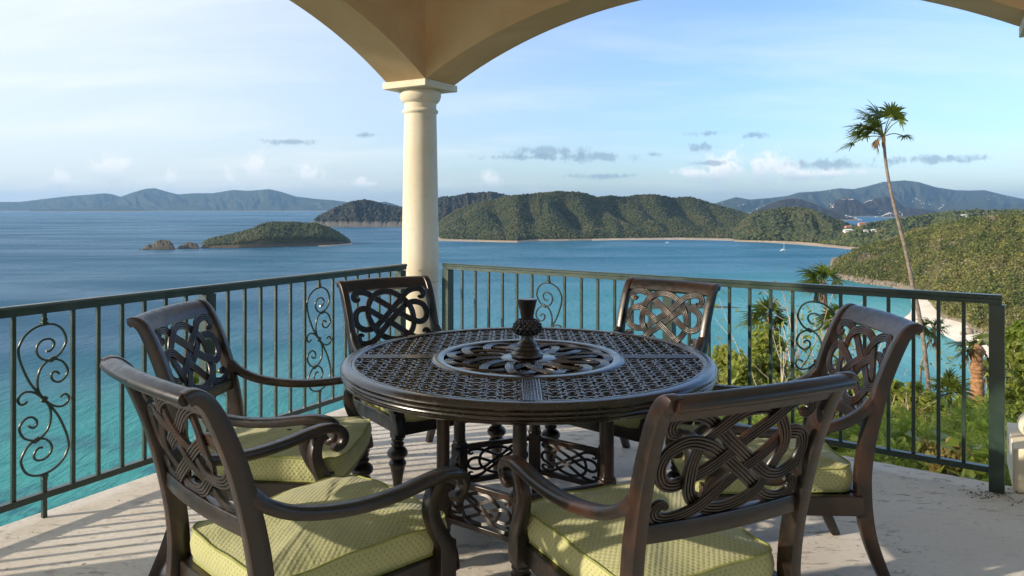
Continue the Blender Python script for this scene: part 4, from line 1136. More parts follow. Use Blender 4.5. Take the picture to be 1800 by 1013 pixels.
def make_chair():
    r = empty('dining_chair')
    yz = spline(POST, 52)
    prof = rrect(.036, .052, .007, 2)
    th = np.interp(yz[:, 1], [0, .12, .35, .6, .85, .93], [.62, .8, 1.08, 1.0, .84, .66])
    for s in (-1, 1):
        m = MB(); xs = np.interp(yz[:, 1], [0, .4, .94], [.247, .243, .256]) * s
        sc = [(1, t) for t in th]
        m.sweep(np.c_[xs, yz], prof, side=(1, 0, 0), scale=sc)
        m.build('back_post', M_BRONZE, r, 35)
    # crest rail: rolled section bowed backwards between the posts
    cl = yz[yz[:, 1] > .862]; cl = np.vstack([cl[cl[:, 0] <= -.35]])
    t = np.gradient(cl, axis=0); t /= np.linalg.norm(t, axis=1)[:, None]; nrm = np.c_[-t[:, 1], t[:, 0]]
    tk = np.linspace(.0125, .0150, len(cl))
    end = [cl[-1] + .0150 * (t[-1] * math.cos(a) + nrm[-1] * math.sin(a)) for a in np.linspace(R(70), R(-70), 6)]
    po = np.vstack([cl + nrm * tk[:, None], end, (cl - nrm * tk[:, None])[::-1]])
    m = MB(); xx = np.linspace(-.254, .254, 25); k = len(po)
    V = np.array([[(x, q[0] - .022 * (1 - (x / .254) ** 2), q[1] + .004 * (1 - (x / .254) ** 2)) for q in po] for x in xx]).reshape(-1, 3)
    Fc = [(i * k + q, i * k + (q + 1) % k, (i + 1) * k + (q + 1) % k, (i + 1) * k + q) for i in range(24) for q in range(k)] + [tuple(range(k))[::-1], tuple(24 * k + q for q in range(k))]
    m.add(V, Fc); m.build('crest_rail', M_BRONZE, r, 35)
    m = MB(); x = np.linspace(-.236, .236, 17)
    m.sweep(np.c_[x, -.266 - .016 * (1 - (x / .236) ** 2), np.full(17, .583)], rrect(.026, .046, .005), side=(0, 1, 0)); m.build('lower_rail', M_BRONZE, r, 35)
    c0 = np.array([0, -.310, .742]); up = np.array([0, -.082, .262]); up /= np.linalg.norm(up); nr_ = np.array([0, up[2], -up[1]])
    def frame(u, v, h): return c0 + np.array([u, 0, 0]) + up * v + nr_ * h - np.array([0, .017, 0]) * (1 - (u / .24) ** 2)
    knot_panel(.222, .148, .034, frame).build('knot_panel', M_BRONZE, r, 28)
    # seat frame: four rails
    for nm, c, sz in (('seat_rail', (0, .292, .318), (.51, .03, .066)), ('seat_rail', (0, -.232, .318), (.46, .03, .066)), ('seat_rail', (.258, .020, .318), (.03, .51, .066)), ('seat_rail', (-.258, .020, .318), (.03, .51, .066))):
        m = MB(); m.box(c, sz); m.build(nm, M_BRONZE, r, 30, .004)
    m = MB(); m.box((0, .015, .340), (.475, .47, .012)); m.build('seat_pan', M_BRONZE, r, 30)
    cushion(r)
    for s in (-1, 1):
        m = MB()
        m.box((s * .276, .288, .335), (.052, .056, .115))
        m.lathe([(.001, .279), (.027, .279), (.030, .272), (.027, .265), (.0215, .261), (.029, .255), (.0315, .249), (.029, .243), (.021, .239), (.036, .230), (.0455, .218), (.0475, .208), (.0455, .198), (.036, .188), (.021, .182), (.0335, .176), (.0395, .166), (.0405, .158), (.036, .151), (.0335, .140), (.027, .110), (.0215, .075), (.0185, .040), (.0180, .018), (.0195, .006), (.0185, 0), (.001, 0)], (s * .276, .288, 0), 20)
        m.build('front_leg', M_BRONZE, r, 40, .003)
        arm = [(s * .248, -.275, .668), (s * .254, -.235, .632), (s * .264, -.17, .600), (s * .276, -.08, .580), (s * .289, .02, .572), (s * .298, .12, .576), (s * .303, .20, .586), (s * .305, .265, .590), (s * .305, .315, .578), (s * .305, .338, .552), (s * .305, .330, .524), (s * .305, .308, .514), (s * .305, .296, .526)]
        pa = spline(arm, 60); e = np.linspace(0, 1, 60)
        sw = np.interp(e, [0, .1, .4, .66, .8, .9, 1], [.85, .9, 1.05, 1.12, .95, .78, .6]); sh = np.interp(e, [0, .08, .3, .66, .8, .9, 1], [1.15, 1.0, .95, .92, .85, .72, .55])
        m = MB(); m.sweep(pa, rrect(.044, .034, .012, 3), side=(1, 0, 0), scale=list(zip(sw, sh)))
        a_ = m.build('armrest', M_BRONZE, r, 35)
        sup = [(s * .303, .250, .582), (s * .301, .228, .540), (s * .297, .224, .500), (s * .294, .242, .450), (s * .289, .274, .400), (s * .285, .300, .350), (s * .283, .308, .300)]
        m = MB(); m.sweep(spline(sup, 26), rrect(.034, .046, .007, 2), side=(1, 0, 0), scale=[(1, q) for q in np.linspace(.8, 1.15, 26)]); m.build('arm_support', M_BRONZE, a_, 35)
    return r


chairs = [  # back-top centre (x, y), facing outward angle, label
    (-.875, 1.79, 226, 'dark bronze armchair nearest the camera on the left, its back turned to us'),
    (-1.345, 2.92, 178, 'dark bronze armchair at the left side of the table before the railing'),
    (-.708, 4.11, 126, 'dark bronze armchair in front of the stone column'),
    (.86, 3.985, 48, 'dark bronze armchair across the table, right of the thistle ornament'),
    (1.372, 2.77, -2, 'dark bronze armchair at the right side of the table, seen from its side'),
    (.565, 1.67, -65.5, 'dark bronze armchair in the right foreground, knotwork back nearest us'),
]
proto = make_chair()
for i, (bx, by, ang, lab) in enumerate(chairs):
    o = proto if i == 0 else copy_tree(proto)
    out = np.array([math.cos(R(ang)), math.sin(R(ang))])
    p = np.array([bx, by]) - out * .405
    o.location = (p[0], p[1], 0); o.rotation_euler = (0, 0, R(ang + 90))
    tag(o, lab, 'chair', 'six chairs around the table')

# table
TC = np.array([.066, 3.02])
def make_table():
    r = empty('round_table', (TC[0], TC[1], 0))
    RO = .75
    rim = MB()
    rim.lathe([(.690, .706), (.690, .722), (.694, .726), (.700, .7265), (.704, .724), (.708, .7265), (.728, .7265), (.737, .724), (.745, .718), (.749, .710), (.7465, .704), (.742, .7025), (.746, .699), (.7485, .694), (.746, .689), (.740, .6875), (.7435, .684), (.745, .679), (.742, .674), (.735, .6725), (.738, .668), (.737, .662), (.728, .657), (.700, .657), (.690, .664), (.690, .706)], n=120)
    rim.build('rim', M_TOP, r, 30)
    ir = MB(); ir.lathe([(.344, .708), (.344, .722), (.349, .7245), (.354, .7265), (.384, .7265), (.389, .7245), (.394, .721), (.394, .708), (.344, .708)], n=96); ir.build('inner_ring', M_TOP, r, 30)
    # four reeded straps
    for k in range(4):
        a = R(90 * k); d = np.array([math.cos(a), math.sin(a), 0]); n_ = np.array([-d[1], d[0], 0])
        m = MB(); pts = np.array([d * q + np.array([0, 0, .7185]) for q in (.392, .54, .692)])
        m.sweep(pts, reed(.066, 6, .012, .003), side=-n_); m.build('strap', M_TOP, r, 28)
    # cane-pattern lattice, one panel per quadrant
    px_, py_ = .0570, .0480
    for sx in (-1, 1):
        for sy in (-1, 1):
            m = MB()
            def bars(axis):
                pit_l, pit_o = (px_, py_) if axis == 0 else (py_, px_)
                k = 0
                while True:
                    base = .048 + pit_o * k
                    if base > .69: break
                    for g in (-.0078, .0078):
                        c = base + g; k2 = 0
                        if c >= .69 or c < .034: continue
                        lo = max(.034, math.sqrt(max(0, .392 ** 2 - c * c))); hi = math.sqrt(.691 ** 2 - c * c)
                        if hi - lo < .01: continue
                        nseg = max(2, int((hi - lo) / (pit_l / 4)))
                        t = np.linspace(lo, hi, nseg + 1)
                        z = .7155 + .0036 * np.cos(2 * math.pi * (t - .048) / pit_l * 1 + (math.pi if (k + (g > 0) + axis) % 2 else 0))
                        P = np.c_[sx * t, np.full(len(t), sy * c), z] if axis == 0 else np.c_[np.full(len(t), sx * c), sy * t, z]
                        m.sweep(P, rrect(.0108, .0075, .0028, 1), side=(0, 1, 0) if axis == 0 else (1, 0, 0))
                    k += 1
            bars(0); bars(1)
            # small bosses where the canes cross
            m.build('lattice_panel', M_TOP, r, 40)
    # knotwork medallion
    n = 520; th = np.linspace(0, 2 * math.pi * 3, n, endpoint=False)
    rad = .224 + .104 * np.cos(th * 13 / 3.0)
    C_ = np.c_[rad * np.cos(th + .10 * np.sin(th * 13 / 3)), rad * np.sin(th + .10 * np.sin(th * 13 / 3))]
    ev = crossings([np.vstack([C_, C_[:1]])])
    h = strand_heights(n, ev[0], .0040, 5.0)
    pts = np.c_[C_, .7165 + h]
    T = np.roll(pts, -1, 0) - np.roll(pts, 1, 0)
    m = MB(); m.sweep(pts, reed(.036, 5, .009, .003), side=np.cross(np.array([0, 0, 1.0]), T), closed=True); m.build('knot_medallion', M_TOP, r, 28)
    m = MB(); m.lathe([(.001, .711), (.112, .711), (.112, .719), (.104, .7225), (.001, .7225)], n=48); m.build('centre_plate', M_TOP, r, 30)
    m = MB()
    for k in range(8):
        a = R(45 * k + 22.5); d = np.array([math.cos(a), math.sin(a), 0]); m.sweep([d * .10 + np.array([0, 0, .710]), d * .346 + np.array([0, 0, .710])], rrect(.02, .007, .002, 1), side=(-d[1], d[0], 0))
    m.build('spoke_frame', M_TOP, r, 30)
    m = MB(); m.lathe([(.001, .703), (.345, .703), (.345, .7092), (.001, .7092)], n=64); m.build('backing_plate', M_TOP, r, 30)
    # pedestal: six posts with knotwork stretcher panels
    ang = [84 + 60 * k for k in range(6)]; RP = .365
    pos = [np.array([RP * math.cos(R(a)), RP * math.sin(R(a))]) for a in ang]
    for p, a in zip(pos, ang):
        m = MB()
        m.lathe([(.024, .60), (.0265, .655)], (p[0], p[1], 0), 24)
        m.lathe([(.0255, .27), (.0255, .62), (.0295, .628), (.0305, .64), (.0295, .652), (.0265, .656)], (p[0], p[1], 0), 24)
        Rm = Matrix.Rotation(R(a), 3, 'Z')
        m.box((p[0], p[1], .20), (.052, .052, .20), Rm)
        for q in (-.016, 0, .016):
            for off, w in ((np.array([math.cos(R(a)), math.sin(R(a))]), 1), ):
                sd = np.array([-math.sin(R(a)), math.cos(R(a))])
                c = p + off * .0265 + sd * q; m.box((c[0], c[1], .20), (.006, .009, .17), Rm)
                c = p - off * .0265 + sd * q; m.box((c[0], c[1], .20), (.006, .009, .17), Rm)
        m.lathe([(.029, .297), (.031, .304), (.029, .311), (.0255, .314)], (p[0], p[1], 0), 24)
        m.lathe([(.026, .10), (.030, .085), (.026, .065), (.016, .055), (.014, .02), (.019, .006), (.019, 0), (.001, 0)], (p[0], p[1], 0), 18)
        m.build('leg', M_BRONZE, r, 35, .002)
    for k in range(6):
        a, b = pos[k], pos[(k + 1) % 6]; d = b - a; L_ = np.linalg.norm(d); d = d / L_; mid = (a + b) / 2
        nrm = np.array([d[1], -d[0]])
        if np.dot(nrm, mid) < 0: nrm = -nrm
        Rm = Matrix.Rotation(math.atan2(d[1], d[0]), 3, 'Z')
        st = empty('stretcher_panel'); st.parent = r
        for z in (.281, .131):
            m = MB(); m.box((mid[0], mid[1], z), (L_ - .05, .022, .022), Rm); m.build('stretcher_bar', M_BRONZE, st, 30, .003)
        def frame(u, v, h): return np.array([mid[0] + d[0] * u + nrm[0] * h, mid[1] + d[1] * u + nrm[1] * h, .206 + v])
        knot_panel(L_ / 2 - .034, .064, .0128, frame, 3, .008, 3).build('knot_panel', M_BRONZE, st, 28)
    m = MB(); m.lathe([(.30, .645), (.30, .656), (.40, .656), (.40, .645), (.30, .645)], n=48)
    m.build('under_ring', M_BRONZE, r, 30)
    return tag(r, 'round dark bronze table with lattice top and knotwork centre', 'table')
make_table()

# thistle ornament in the middle of the table
th_ = empty('thistle_ornament', (TC[0] - .004, TC[1], .7225))
m = MB(); m.lathe([(.001, 0), (.062, 0), (.066, .006), (.064, .014), (.056, .018), (.051, .026), (.052, .031), (.045, .036), (.040, .044), (.042, .049), (.040, .055), (.033, .060), (.029, .067), (.026, .074), (.0255, .090)], n=36); m.build('base', M_THISTLE, th_, 40)
m = MB(); B, Fc = ico_base(5, 0.0)
m.lathe([(.0255, .088), (.040, .096), (.052, .106), (.0565, .118), (.053, .130), (.044, .140), (.033, .147), (.026, .150)], n=32)
for j, (rr_, zz) in enumerate(((.040, .0965), (.051, .1055), (.0565, .117), (.053, .1295), (.044, .1395), (.034, .1465))):
    for k in range(16):
        a = 2 * math.pi * (k + .5 * (j % 2)) / 16
        m.add(B * np.array([.0072, .0072, .0085]) + np.array([rr_ * math.cos(a), rr_ * math.sin(a), zz]), Fc)
m.build('bulb', M_THISTLE, th_, 60)
m = MB(); m.lathe([(.024, .147), (.0245, .158), (.0285, .180), (.034, .205), (.0395, .228), (.0405, .234), (.036, .236), (.030, .2365), (.001, .2365)], n=60, mod=lambda q, z, a: q * (1 - .07 * (abs(math.sin(a * 9)) ** .6) * (1 if .150 < z < .2355 else .4)))
m.build('tuft', M_THISTLE, th_, 30)
tag(th_, 'dark bronze thistle ornament standing at the centre of the table', 'ornament')


# ------------------------------------------------------------------ plants beyond the railing
def leaves(c, nrm_bias, size, rs, aspect=.42):
    m = len(c)
    nn = nrm_bias + rs.randn(m, 3) * .6; nn /= np.linalg.norm(nn, axis=1)[:, None]
    a = np.cross(nn, rs.randn(m, 3)); a /= np.linalg.norm(a, axis=1)[:, None]; b = np.cross(nn, a)
    sz = (size * (.6 + .8 * rs.rand(m)))[:, None]
    V = np.stack([c - a * sz, c - b * sz * aspect + nn * sz * .12, c + a * sz - nn * sz * .25, c + b * sz * aspect + nn * sz * .12], 1).reshape(-1, 3)
    return V, np.arange(m * 4).reshape(m, 4)


def gz1(x, y): return float(ground_z(np.array([x]), np.array([y]))[0])


def branch_tree(m, p, d, L_, r, lev, rs, tips, bend=.25, split=3, gravity=0.0):
    n = 7; pts = [p]; dd = d / np.linalg.norm(d)
    for i in range(n):
        dd = dd + rs.randn(3) * bend * .35 + np.array([0, 0, .06 - gravity]); dd /= np.linalg.norm(dd)
        pts.append(pts[-1] + dd * L_ / n)
    m.tube(np.array(pts), r, 6 if lev > 1 else 4, scale=np.linspace(1, .55, n + 1))
    if lev == 0: tips.append(pts[-1]); tips.append(pts[-3]); return
    for k in range(split):
        i = rs.randint(n // 2, n + 1); nd = dd + rs.randn(3) * .5; nd[2] = abs(nd[2]) * .7 + .2
        branch_tree(m, pts[i], nd, L_ * (.5 + .3 * rs.rand()), r * .5, lev - 1, rs, tips, bend, split, gravity)


def shrub(name, label, cat, lobes, Y, leaf, n, matl, seed, group=None, stem=M_TWIG, stems=True, depth=1.0, feather=False, base=None):
    """lobes: (photo x, photo y, radius in photo pixels)"""
    rs = np.random.RandomState(seed)
    c0 = px(np.mean([l[0] for l in lobes]), lobes[0][1], Y)
    bx, by = c0[0], Y; bz = gz1(bx, by) - .1
    r = empty(name, (bx, by, bz))
    Vs, Fs, As = [], [], []; off = 0; m = MB()
    o0 = np.array([bx, by, bz])
    for k, (lx, ly, lr) in enumerate(lobes):
        yy = Y + (rs.rand() - .5) * depth
        c = px(lx, ly, yy); R_ = lr / F * yy
        q = rs.randn(n, 3); q /= np.linalg.norm(q, axis=1)[:, None]
        sub = rs.randn(14, 3); sub /= np.linalg.norm(sub, axis=1)[:, None]; sub *= (.35 + .5 * rs.rand(14))[:, None]
        ci = rs.randint(0, 14, n); pt = sub[ci] + q * (rs.rand(n) ** .5)[:, None] * .42
        pt = c + pt * R_ * np.array([1, 1, .95])
        bias = q * .5 + np.array([-.1, -.25, .55])
        if not feather:
            V, Fq = leaves(pt, bias, np.full(n, leaf), rs)
            tone = np.clip(.15 + .5 * rs.rand(14)[ci] + .4 * rs.rand(n), 0, 1); tone = np.repeat(tone, 4)
        else:
            # pinnate fronds: a drooping midrib with paired leaflets
            nf = n // 16; pt = pt[:nf]; dirs = q[:nf] * .8 + rs.randn(nf, 3) * .4 + np.array([-.2, 0, .25]); dirs /= np.linalg.norm(dirs, axis=1)[:, None]
            L_ = leaf * (3.5 + 3 * rs.rand(nf)); t = np.linspace(.12, 1, 9)
            P = pt[:, None] + dirs[:, None] * (L_[:, None] * t[None])[:, :, None]; P[:, :, 2] -= (L_[:, None] * t[None] ** 2) * .35
            sd = np.cross(dirs, np.array([0, 0, 1.0]) + rs.randn(nf, 3) * .3); sd /= np.linalg.norm(sd, axis=1)[:, None]
            w = leaf * .9 * np.sin(np.pi * (t * .85 + .08)); VV = []
            for s in (-1, 1):
                tip = P + sd[:, None] * (s * w)[None, :, None] + dirs[:, None] * (w * .5)[None, :, None]; tip[:, :, 2] -= w[None] * .25
                wd = dirs[:, None] * (leaf * .16); mid = (P + tip) / 2
                VV.append(np.stack([P, mid + wd, tip, mid - wd], 2).reshape(-1, 3))
            V = np.concatenate(VV); Fq = np.arange(len(V)).reshape(-1, 4)
            tone = np.tile(np.repeat(np.clip(.2 + .7 * rs.rand(nf), 0, 1), 9 * 4), 2)
        Vs.append(V - o0); Fs.append(Fq + off); off += len(V); As.append(tone)
        if stems:
            for s in range(3):
                e = c + rs.randn(3) * R_ * .35; st = o0 + rs.randn(3) * np.array([.15, .15, 0]); md = (st + e) / 2 + rs.randn(3) * .12
                m.tube(spline([st - o0, md - o0, e - o0], 10), .012 + .004 * Y * .15, 5, scale=np.linspace(1.2, .35, 10))
    np_mesh('foliage', np.concatenate(Vs), np.concatenate(Fs), matl, r, attr=np.concatenate(As))
    if stems: m.build('stem', stem, r, 60)
    return tag(r, label, cat, group)


def fan_leaf(Vs, Fs, hub, d, L_, rs, nb=22, spread=205, droop=.38, wind=None, wdt=.040):
    d = d / np.linalg.norm(d)
    nrm = np.cross(d, np.cross(np.array([0, 0, 1.0]) + rs.randn(3) * .35, d)); nrm /= np.linalg.norm(nrm); sd = np.cross(nrm, d)
    for k in range(nb):
        a = R(-spread / 2 + spread * k / (nb - 1)) + rs.randn() * .03
        bd = d * math.cos(a) + sd * math.sin(a) + nrm * (.18 + rs.randn() * .06)
        ln = L_ * (1 - .30 * abs(a / R(spread / 2)) ** 2) * (.85 + .3 * rs.rand())
        t = np.array([.04, .30, .62, .85, 1.0]); w = np.array([.25, 1.0, .85, .45, .04]) * wdt * L_ * 1.25
        P = hub + bd[None] * (ln * t)[:, None]; P[:, 2] -= droop * ln * t ** 2.2 * (.6 + .8 * rs.rand())
        if wind is not None: P += wind[None] * (ln * t ** 2)[:, None]
        sw = np.cross(bd, nrm); sw /= np.linalg.norm(sw) + 1e-9
        A = P - sw * w[:, None]; B_ = P + sw * w[:, None]; o = sum(len(v) for v in Vs)
        Vs.append(np.stack([A, B_], 1).reshape(-1, 3)); Fs += [(o + 2 * i, o + 2 * i + 1, o + 2 * i + 3, o + 2 * i + 2) for i in range(4)]


def fan_palm(label, trunk, Y, fans, leafpx, seed, matl=M_PALM, bark=M_BARK, tw=(6, 4), dead=(), wind=(-.25, 0, 0), depth=.6, name='fan_palm', nb=22, boot=True, group=None, base_drop=True):
    """trunk: photo points from the crown down; fans: (angle, stalk length px[, size factor]) in the picture's up/right sense"""
    rs = np.random.RandomState(seed); k = Y / F
    T = [px(x, y, Y) for x, y in trunk]
    if base_drop: b = T[-1].copy(); b[2] = min(gz1(b[0], b[1]) - .2, b[2] - .05); T.append(b)
    T = np.array(T); base = T[-1]
    r = empty(name, tuple(base)); crown = T[0] - base
    m = MB(); NT = 26 if tw[0] < 15 else 64; P = spline(T - base, NT)[::-1]; rad = np.linspace(tw[0], tw[1], NT) * k / 2 * (1 + (.05 if NT < 30 else .10) * rs.randn(NT))
    m.tube(P, 1.0, 9, scale=rad); m.build('trunk', bark, r, 70)
    if boot:
        q = MB(); hh = leafpx * k * .55; q.lathe([(tw[1] * k * .4, -hh), (tw[1] * k * .60, -hh * .75), (tw[1] * k * .66, -hh * .3), (tw[1] * k * .5, .02), (.001, .06)], tuple(crown), 10, mod=lambda rr, z, a: rr * (1 + .22 * math.sin(5 * a + z * 40)))
        q.build('leaf_base', M_BARKR, r, 60)
    Vs, Fs, As = [], [], []; st = MB()
    for f in fans:
        a, ln = f[0], f[1]; sz = f[2] if len(f) > 2 else 1.0
        d = np.array([math.cos(R(a)), rs.uniform(-depth, depth), math.sin(R(a))]); d /= np.linalg.norm(d)
        hub = crown + d * ln * k * (1 if abs(d[1]) < .5 else 1.1); mid = crown + d * ln * k * .5 + np.array([0, 0, .12 * ln * k])
        st.tube(spline([crown, mid, hub], 8), tw[1] * k * .10 + .004, 5)
        n0 = sum(len(v) for v in Vs); d2 = d + np.array(wind) * .8 + np.array([0, 0, -.15])
        fan_leaf(Vs, Fs, hub, d2, leafpx * sz * k, rs, nb=nb, wind=np.array(wind) * .35)
        As.append(np.full(sum(len(v) for v in Vs) - n0, rs.rand() * .75 + .1))
    np_mesh('fronds', np.concatenate(Vs), np.array(Fs), matl, r, attr=np.concatenate(As)); st.build('leaf_stalks', M_LEAFSTALK, r, 60)
    if dead:
        Vs, Fs, As = [], [], []; st = MB()
        for a, ln in dead:
            d = np.array([math.cos(R(a)), rs.uniform(-.4, .4), math.sin(R(a))]); hub = crown + d * ln * k
            st.tube(spline([crown, crown + d * ln * k * .6 + np.array([0, 0, .15 * ln * k]), hub], 7), tw[1] * k * .08 + .003, 5)
            n0 = sum(len(v) for v in Vs); fan_leaf(Vs, Fs, hub, d * .4 + np.array([0, 0, -1]), leafpx * .55 * k, rs, nb=12, spread=70, droop=.1)
            As.append(np.full(sum(len(v) for v in Vs) - n0, rs.rand()))
        np_mesh('dead_fronds', np.concatenate(Vs), np.array(Fs), M_DEADPALM, r, attr=np.concatenate(As)); st.build('dead_stalks', M_BARK, r, 60)
    return tag(r, label, 'palm tree', group)


M_LEAFSTALK = m_plain('palm leaf stalks', (0.16, 0.17, 0.05), 0.6, 10, 0.2, 0.3, 0)
fan_palm('tall leaning palm with a bare thin trunk and wind swept crown against the sky',
         [(1553, 240), (1555, 265), (1559, 300), (1568, 345), (1579, 390), (1593, 445), (1605, 505), (1617, 560), (1626, 620), (1633, 690), (1640, 760), (1644, 800)], 14.0,
         [(158, 44, .95), (140, 40, 1.0), (122, 40, 1.05), (150, 26, 1.0), (100, 38, 1.1), (84, 40, .95), (66, 38, .8), (52, 36, .7), (112, 30, 1.0), (170, 30, .9), (194, 50, .75), (110, 18, .9), (135, 20, .9), (118, 26, .9), (2, 38, .6), (176, 56, .7)], 36, 401, tw=(8.4, 4.8), dead=[(215, 10), (228, 22), (200, 14)], wind=(-.36, 0, .02))
fan_palm('short palm whose crown stands just above the right railing', [(1447, 497), (1450, 520), (1453, 560), (1456, 620), (1459, 700)], 16.0,
         [(175, 18), (150, 16), (120, 18, 1.1), (95, 18), (60, 20, .9), (35, 22), (190, 20, .8), (15, 18, .8), (140, 26, .9), (75, 10), (205, 14, .8), (330, 16, .7)], 30, 402, tw=(9, 6), dead=[(250, 16), (285, 14), (270, 22)], wind=(-.3, 0, 0))
fan_palm('dark palm crown over the leafy tree behind the right railing', [(1350, 562), (1352, 590), (1354, 640), (1356, 720)], 13.5,
         [(178, 22), (155, 20), (130, 20), (105, 18), (80, 18), (55, 20), (30, 22), (10, 20), (190, 24), (350, 20), (120, 10)], 34, 403, tw=(10, 7), wind=(-.22, 0, 0), dead=[(220, 18), (320, 20)])
fan_palm('dark palm half hidden behind the side view armchair', [(1478, 566), (1480, 600), (1482, 660), (1484, 730)], 15.0,
         [(178, 18), (150, 18), (120, 18), (92, 16), (60, 18), (30, 18), (5, 18), (200, 18), (345, 16)], 30, 404, tw=(9, 7), wind=(-.2, 0, 0), dead=[(240, 16), (280, 18)])
fan_palm('small palm with a shaggy brown skirt in front of the beach', [(1641, 581), (1645, 605), (1649, 650), (1652, 720)], 17.0,
         [(178, 12), (150, 14), (118, 14), (88, 12), (58, 14), (25, 14), (0, 12), (200, 12, .8), (340, 12)], 24, 405, tw=(6, 5), dead=[(250, 14), (275, 20), (290, 14), (265, 26), (240, 22)], wind=(-.2, 0, 0))
fan_palm('stout reddish trunked palm beside the railing end post', [(1716, 612), (1717, 640), (1718, 668), (1719, 702), (1720, 740)], 9.0,
         [(185, 16, 1.0), (165, 20), (200, 18, .9), (140, 14, .7), (60, 18, .7), (40, 26, .8), (20, 20, .7), (110, 8, .6)], 32, 406, tw=(25, 19), bark=M_BARKR, wind=(-.15, 0, 0), dead=[(215, 20), (320, 22)], boot=True)
fan_palm('low fan palm in front of the tall bare trunk', [(1668, 690), (1670, 720), (1672, 770)], 8.5,
         [(100, 10), (70, 14), (125, 14), (40, 16), (150, 14), (15, 16), (175, 14), (85, 22), (200, 8)], 34, 407, tw=(9, 8), boot=False, wind=(.1, 0, 0))
fan_palm('low fan palm behind the stout reddish trunk', [(1740, 668), (1742, 700), (1744, 740)], 10.0,
         [(100, 8), (70, 12), (125, 12), (40, 14), (150, 12), (15, 14), (175, 12), (85, 20)], 30, 408, tw=(9, 8), boot=False, wind=(0, 0, 0))
fan_palm('small palm top behind the left railing seen through the chair back', [(352, 690), (350, 720), (348, 800)], 7.5,
         [(60, 18), (85, 18), (110, 18), (140, 18), (35, 18), (160, 16), (15, 14), (75, 30)], 40, 409, tw=(12, 10), boot=False, wind=(.1, 0, 0))

# bare bleached poles and dead twiggy trees
def pole(label, pts, Y, w, seed):
    T = [px(x, y, Y) for x, y in pts]; b = T[-1].copy(); b[2] = gz1(b[0], b[1]) - .2; T.append(b); T = np.array(T); k = Y / F
    r = empty('bare_trunk', tuple(T[-1])); m = MB(); P = spline(T - T[-1], 20)[::-1]; m.tube(P, w * k / 2, 8, scale=np.linspace(1.1, .8, 20)); m.build('trunk', M_BARK, r, 70)
    return tag(r, label, 'bare tree')
pole('pinkish snapped thin trunk just left of the tall palm trunk', [(1624, 688), (1626, 730), (1632, 790)], 10, 6.5, 1)
pole('thin bent grey stem rising in front of the turquoise water', [(1629, 606), (1624, 625), (1619, 645), (1618, 690)], 15, 4, 2)
def twig_tree(label, x, ytop, Y, seed, lean=(0, 0, 1), leafn=260):
    rs = np.random.RandomState(seed); c = px(x, ytop, Y); bz = gz1(c[0], Y) - .1; hgt = c[2] - bz
    r = empty('dead_tree', (c[0], Y, bz)); m = MB(); tips = []
    for k in range(2): branch_tree(m, np.array([.1 * k, 0, 0.0]), np.array([rs.randn() * .12 + lean[0], rs.randn() * .12, 1.0]), hgt * .50, (.038 + .0012 * Y), 3, rs, tips, .16, 3)
    m.build('branches', M_TWIG, r, 70)
    tp = np.array(tips); sel = tp[rs.randint(0, len(tp), leafn)] + rs.randn(leafn, 3) * .12
    V, Fq = leaves(sel, np.tile([0, 0, .5], (leafn, 1)), np.full(leafn, .03 + .0012 * Y), rs)
    np_mesh('leaves', V, Fq, M_LEAF, r, attr=np.repeat(rs.rand(leafn), 4))
    return tag(r, label, 'bare tree', None)
twig_tree('bleached twiggy tree right of the dark palm crown', 1392, 535, 13, 31)
twig_tree('bleached twiggy tree behind the scrollwork panel', 1428, 575, 12, 32)
twig_tree('pale twiggy tree under the short palm crown', 1462, 560, 15, 33)
twig_tree('thin bare tree nearest the far right armchair', 1412, 590, 10, 34)
twig_tree('thin grey twiggy tree left of the low fan palm', 1600, 690, 9, 35, leafn=220)

twig_tree('bleached twiggy tree with several pale stems behind the leafy tree', 1376, 585, 12.6, 36)
twig_tree('small pale twiggy tree low between the scrollwork and the armchair', 1446, 630, 9.5, 37)
twig_tree('grey twiggy tree standing beside the stout reddish palm', 1690, 640, 9.2, 38)
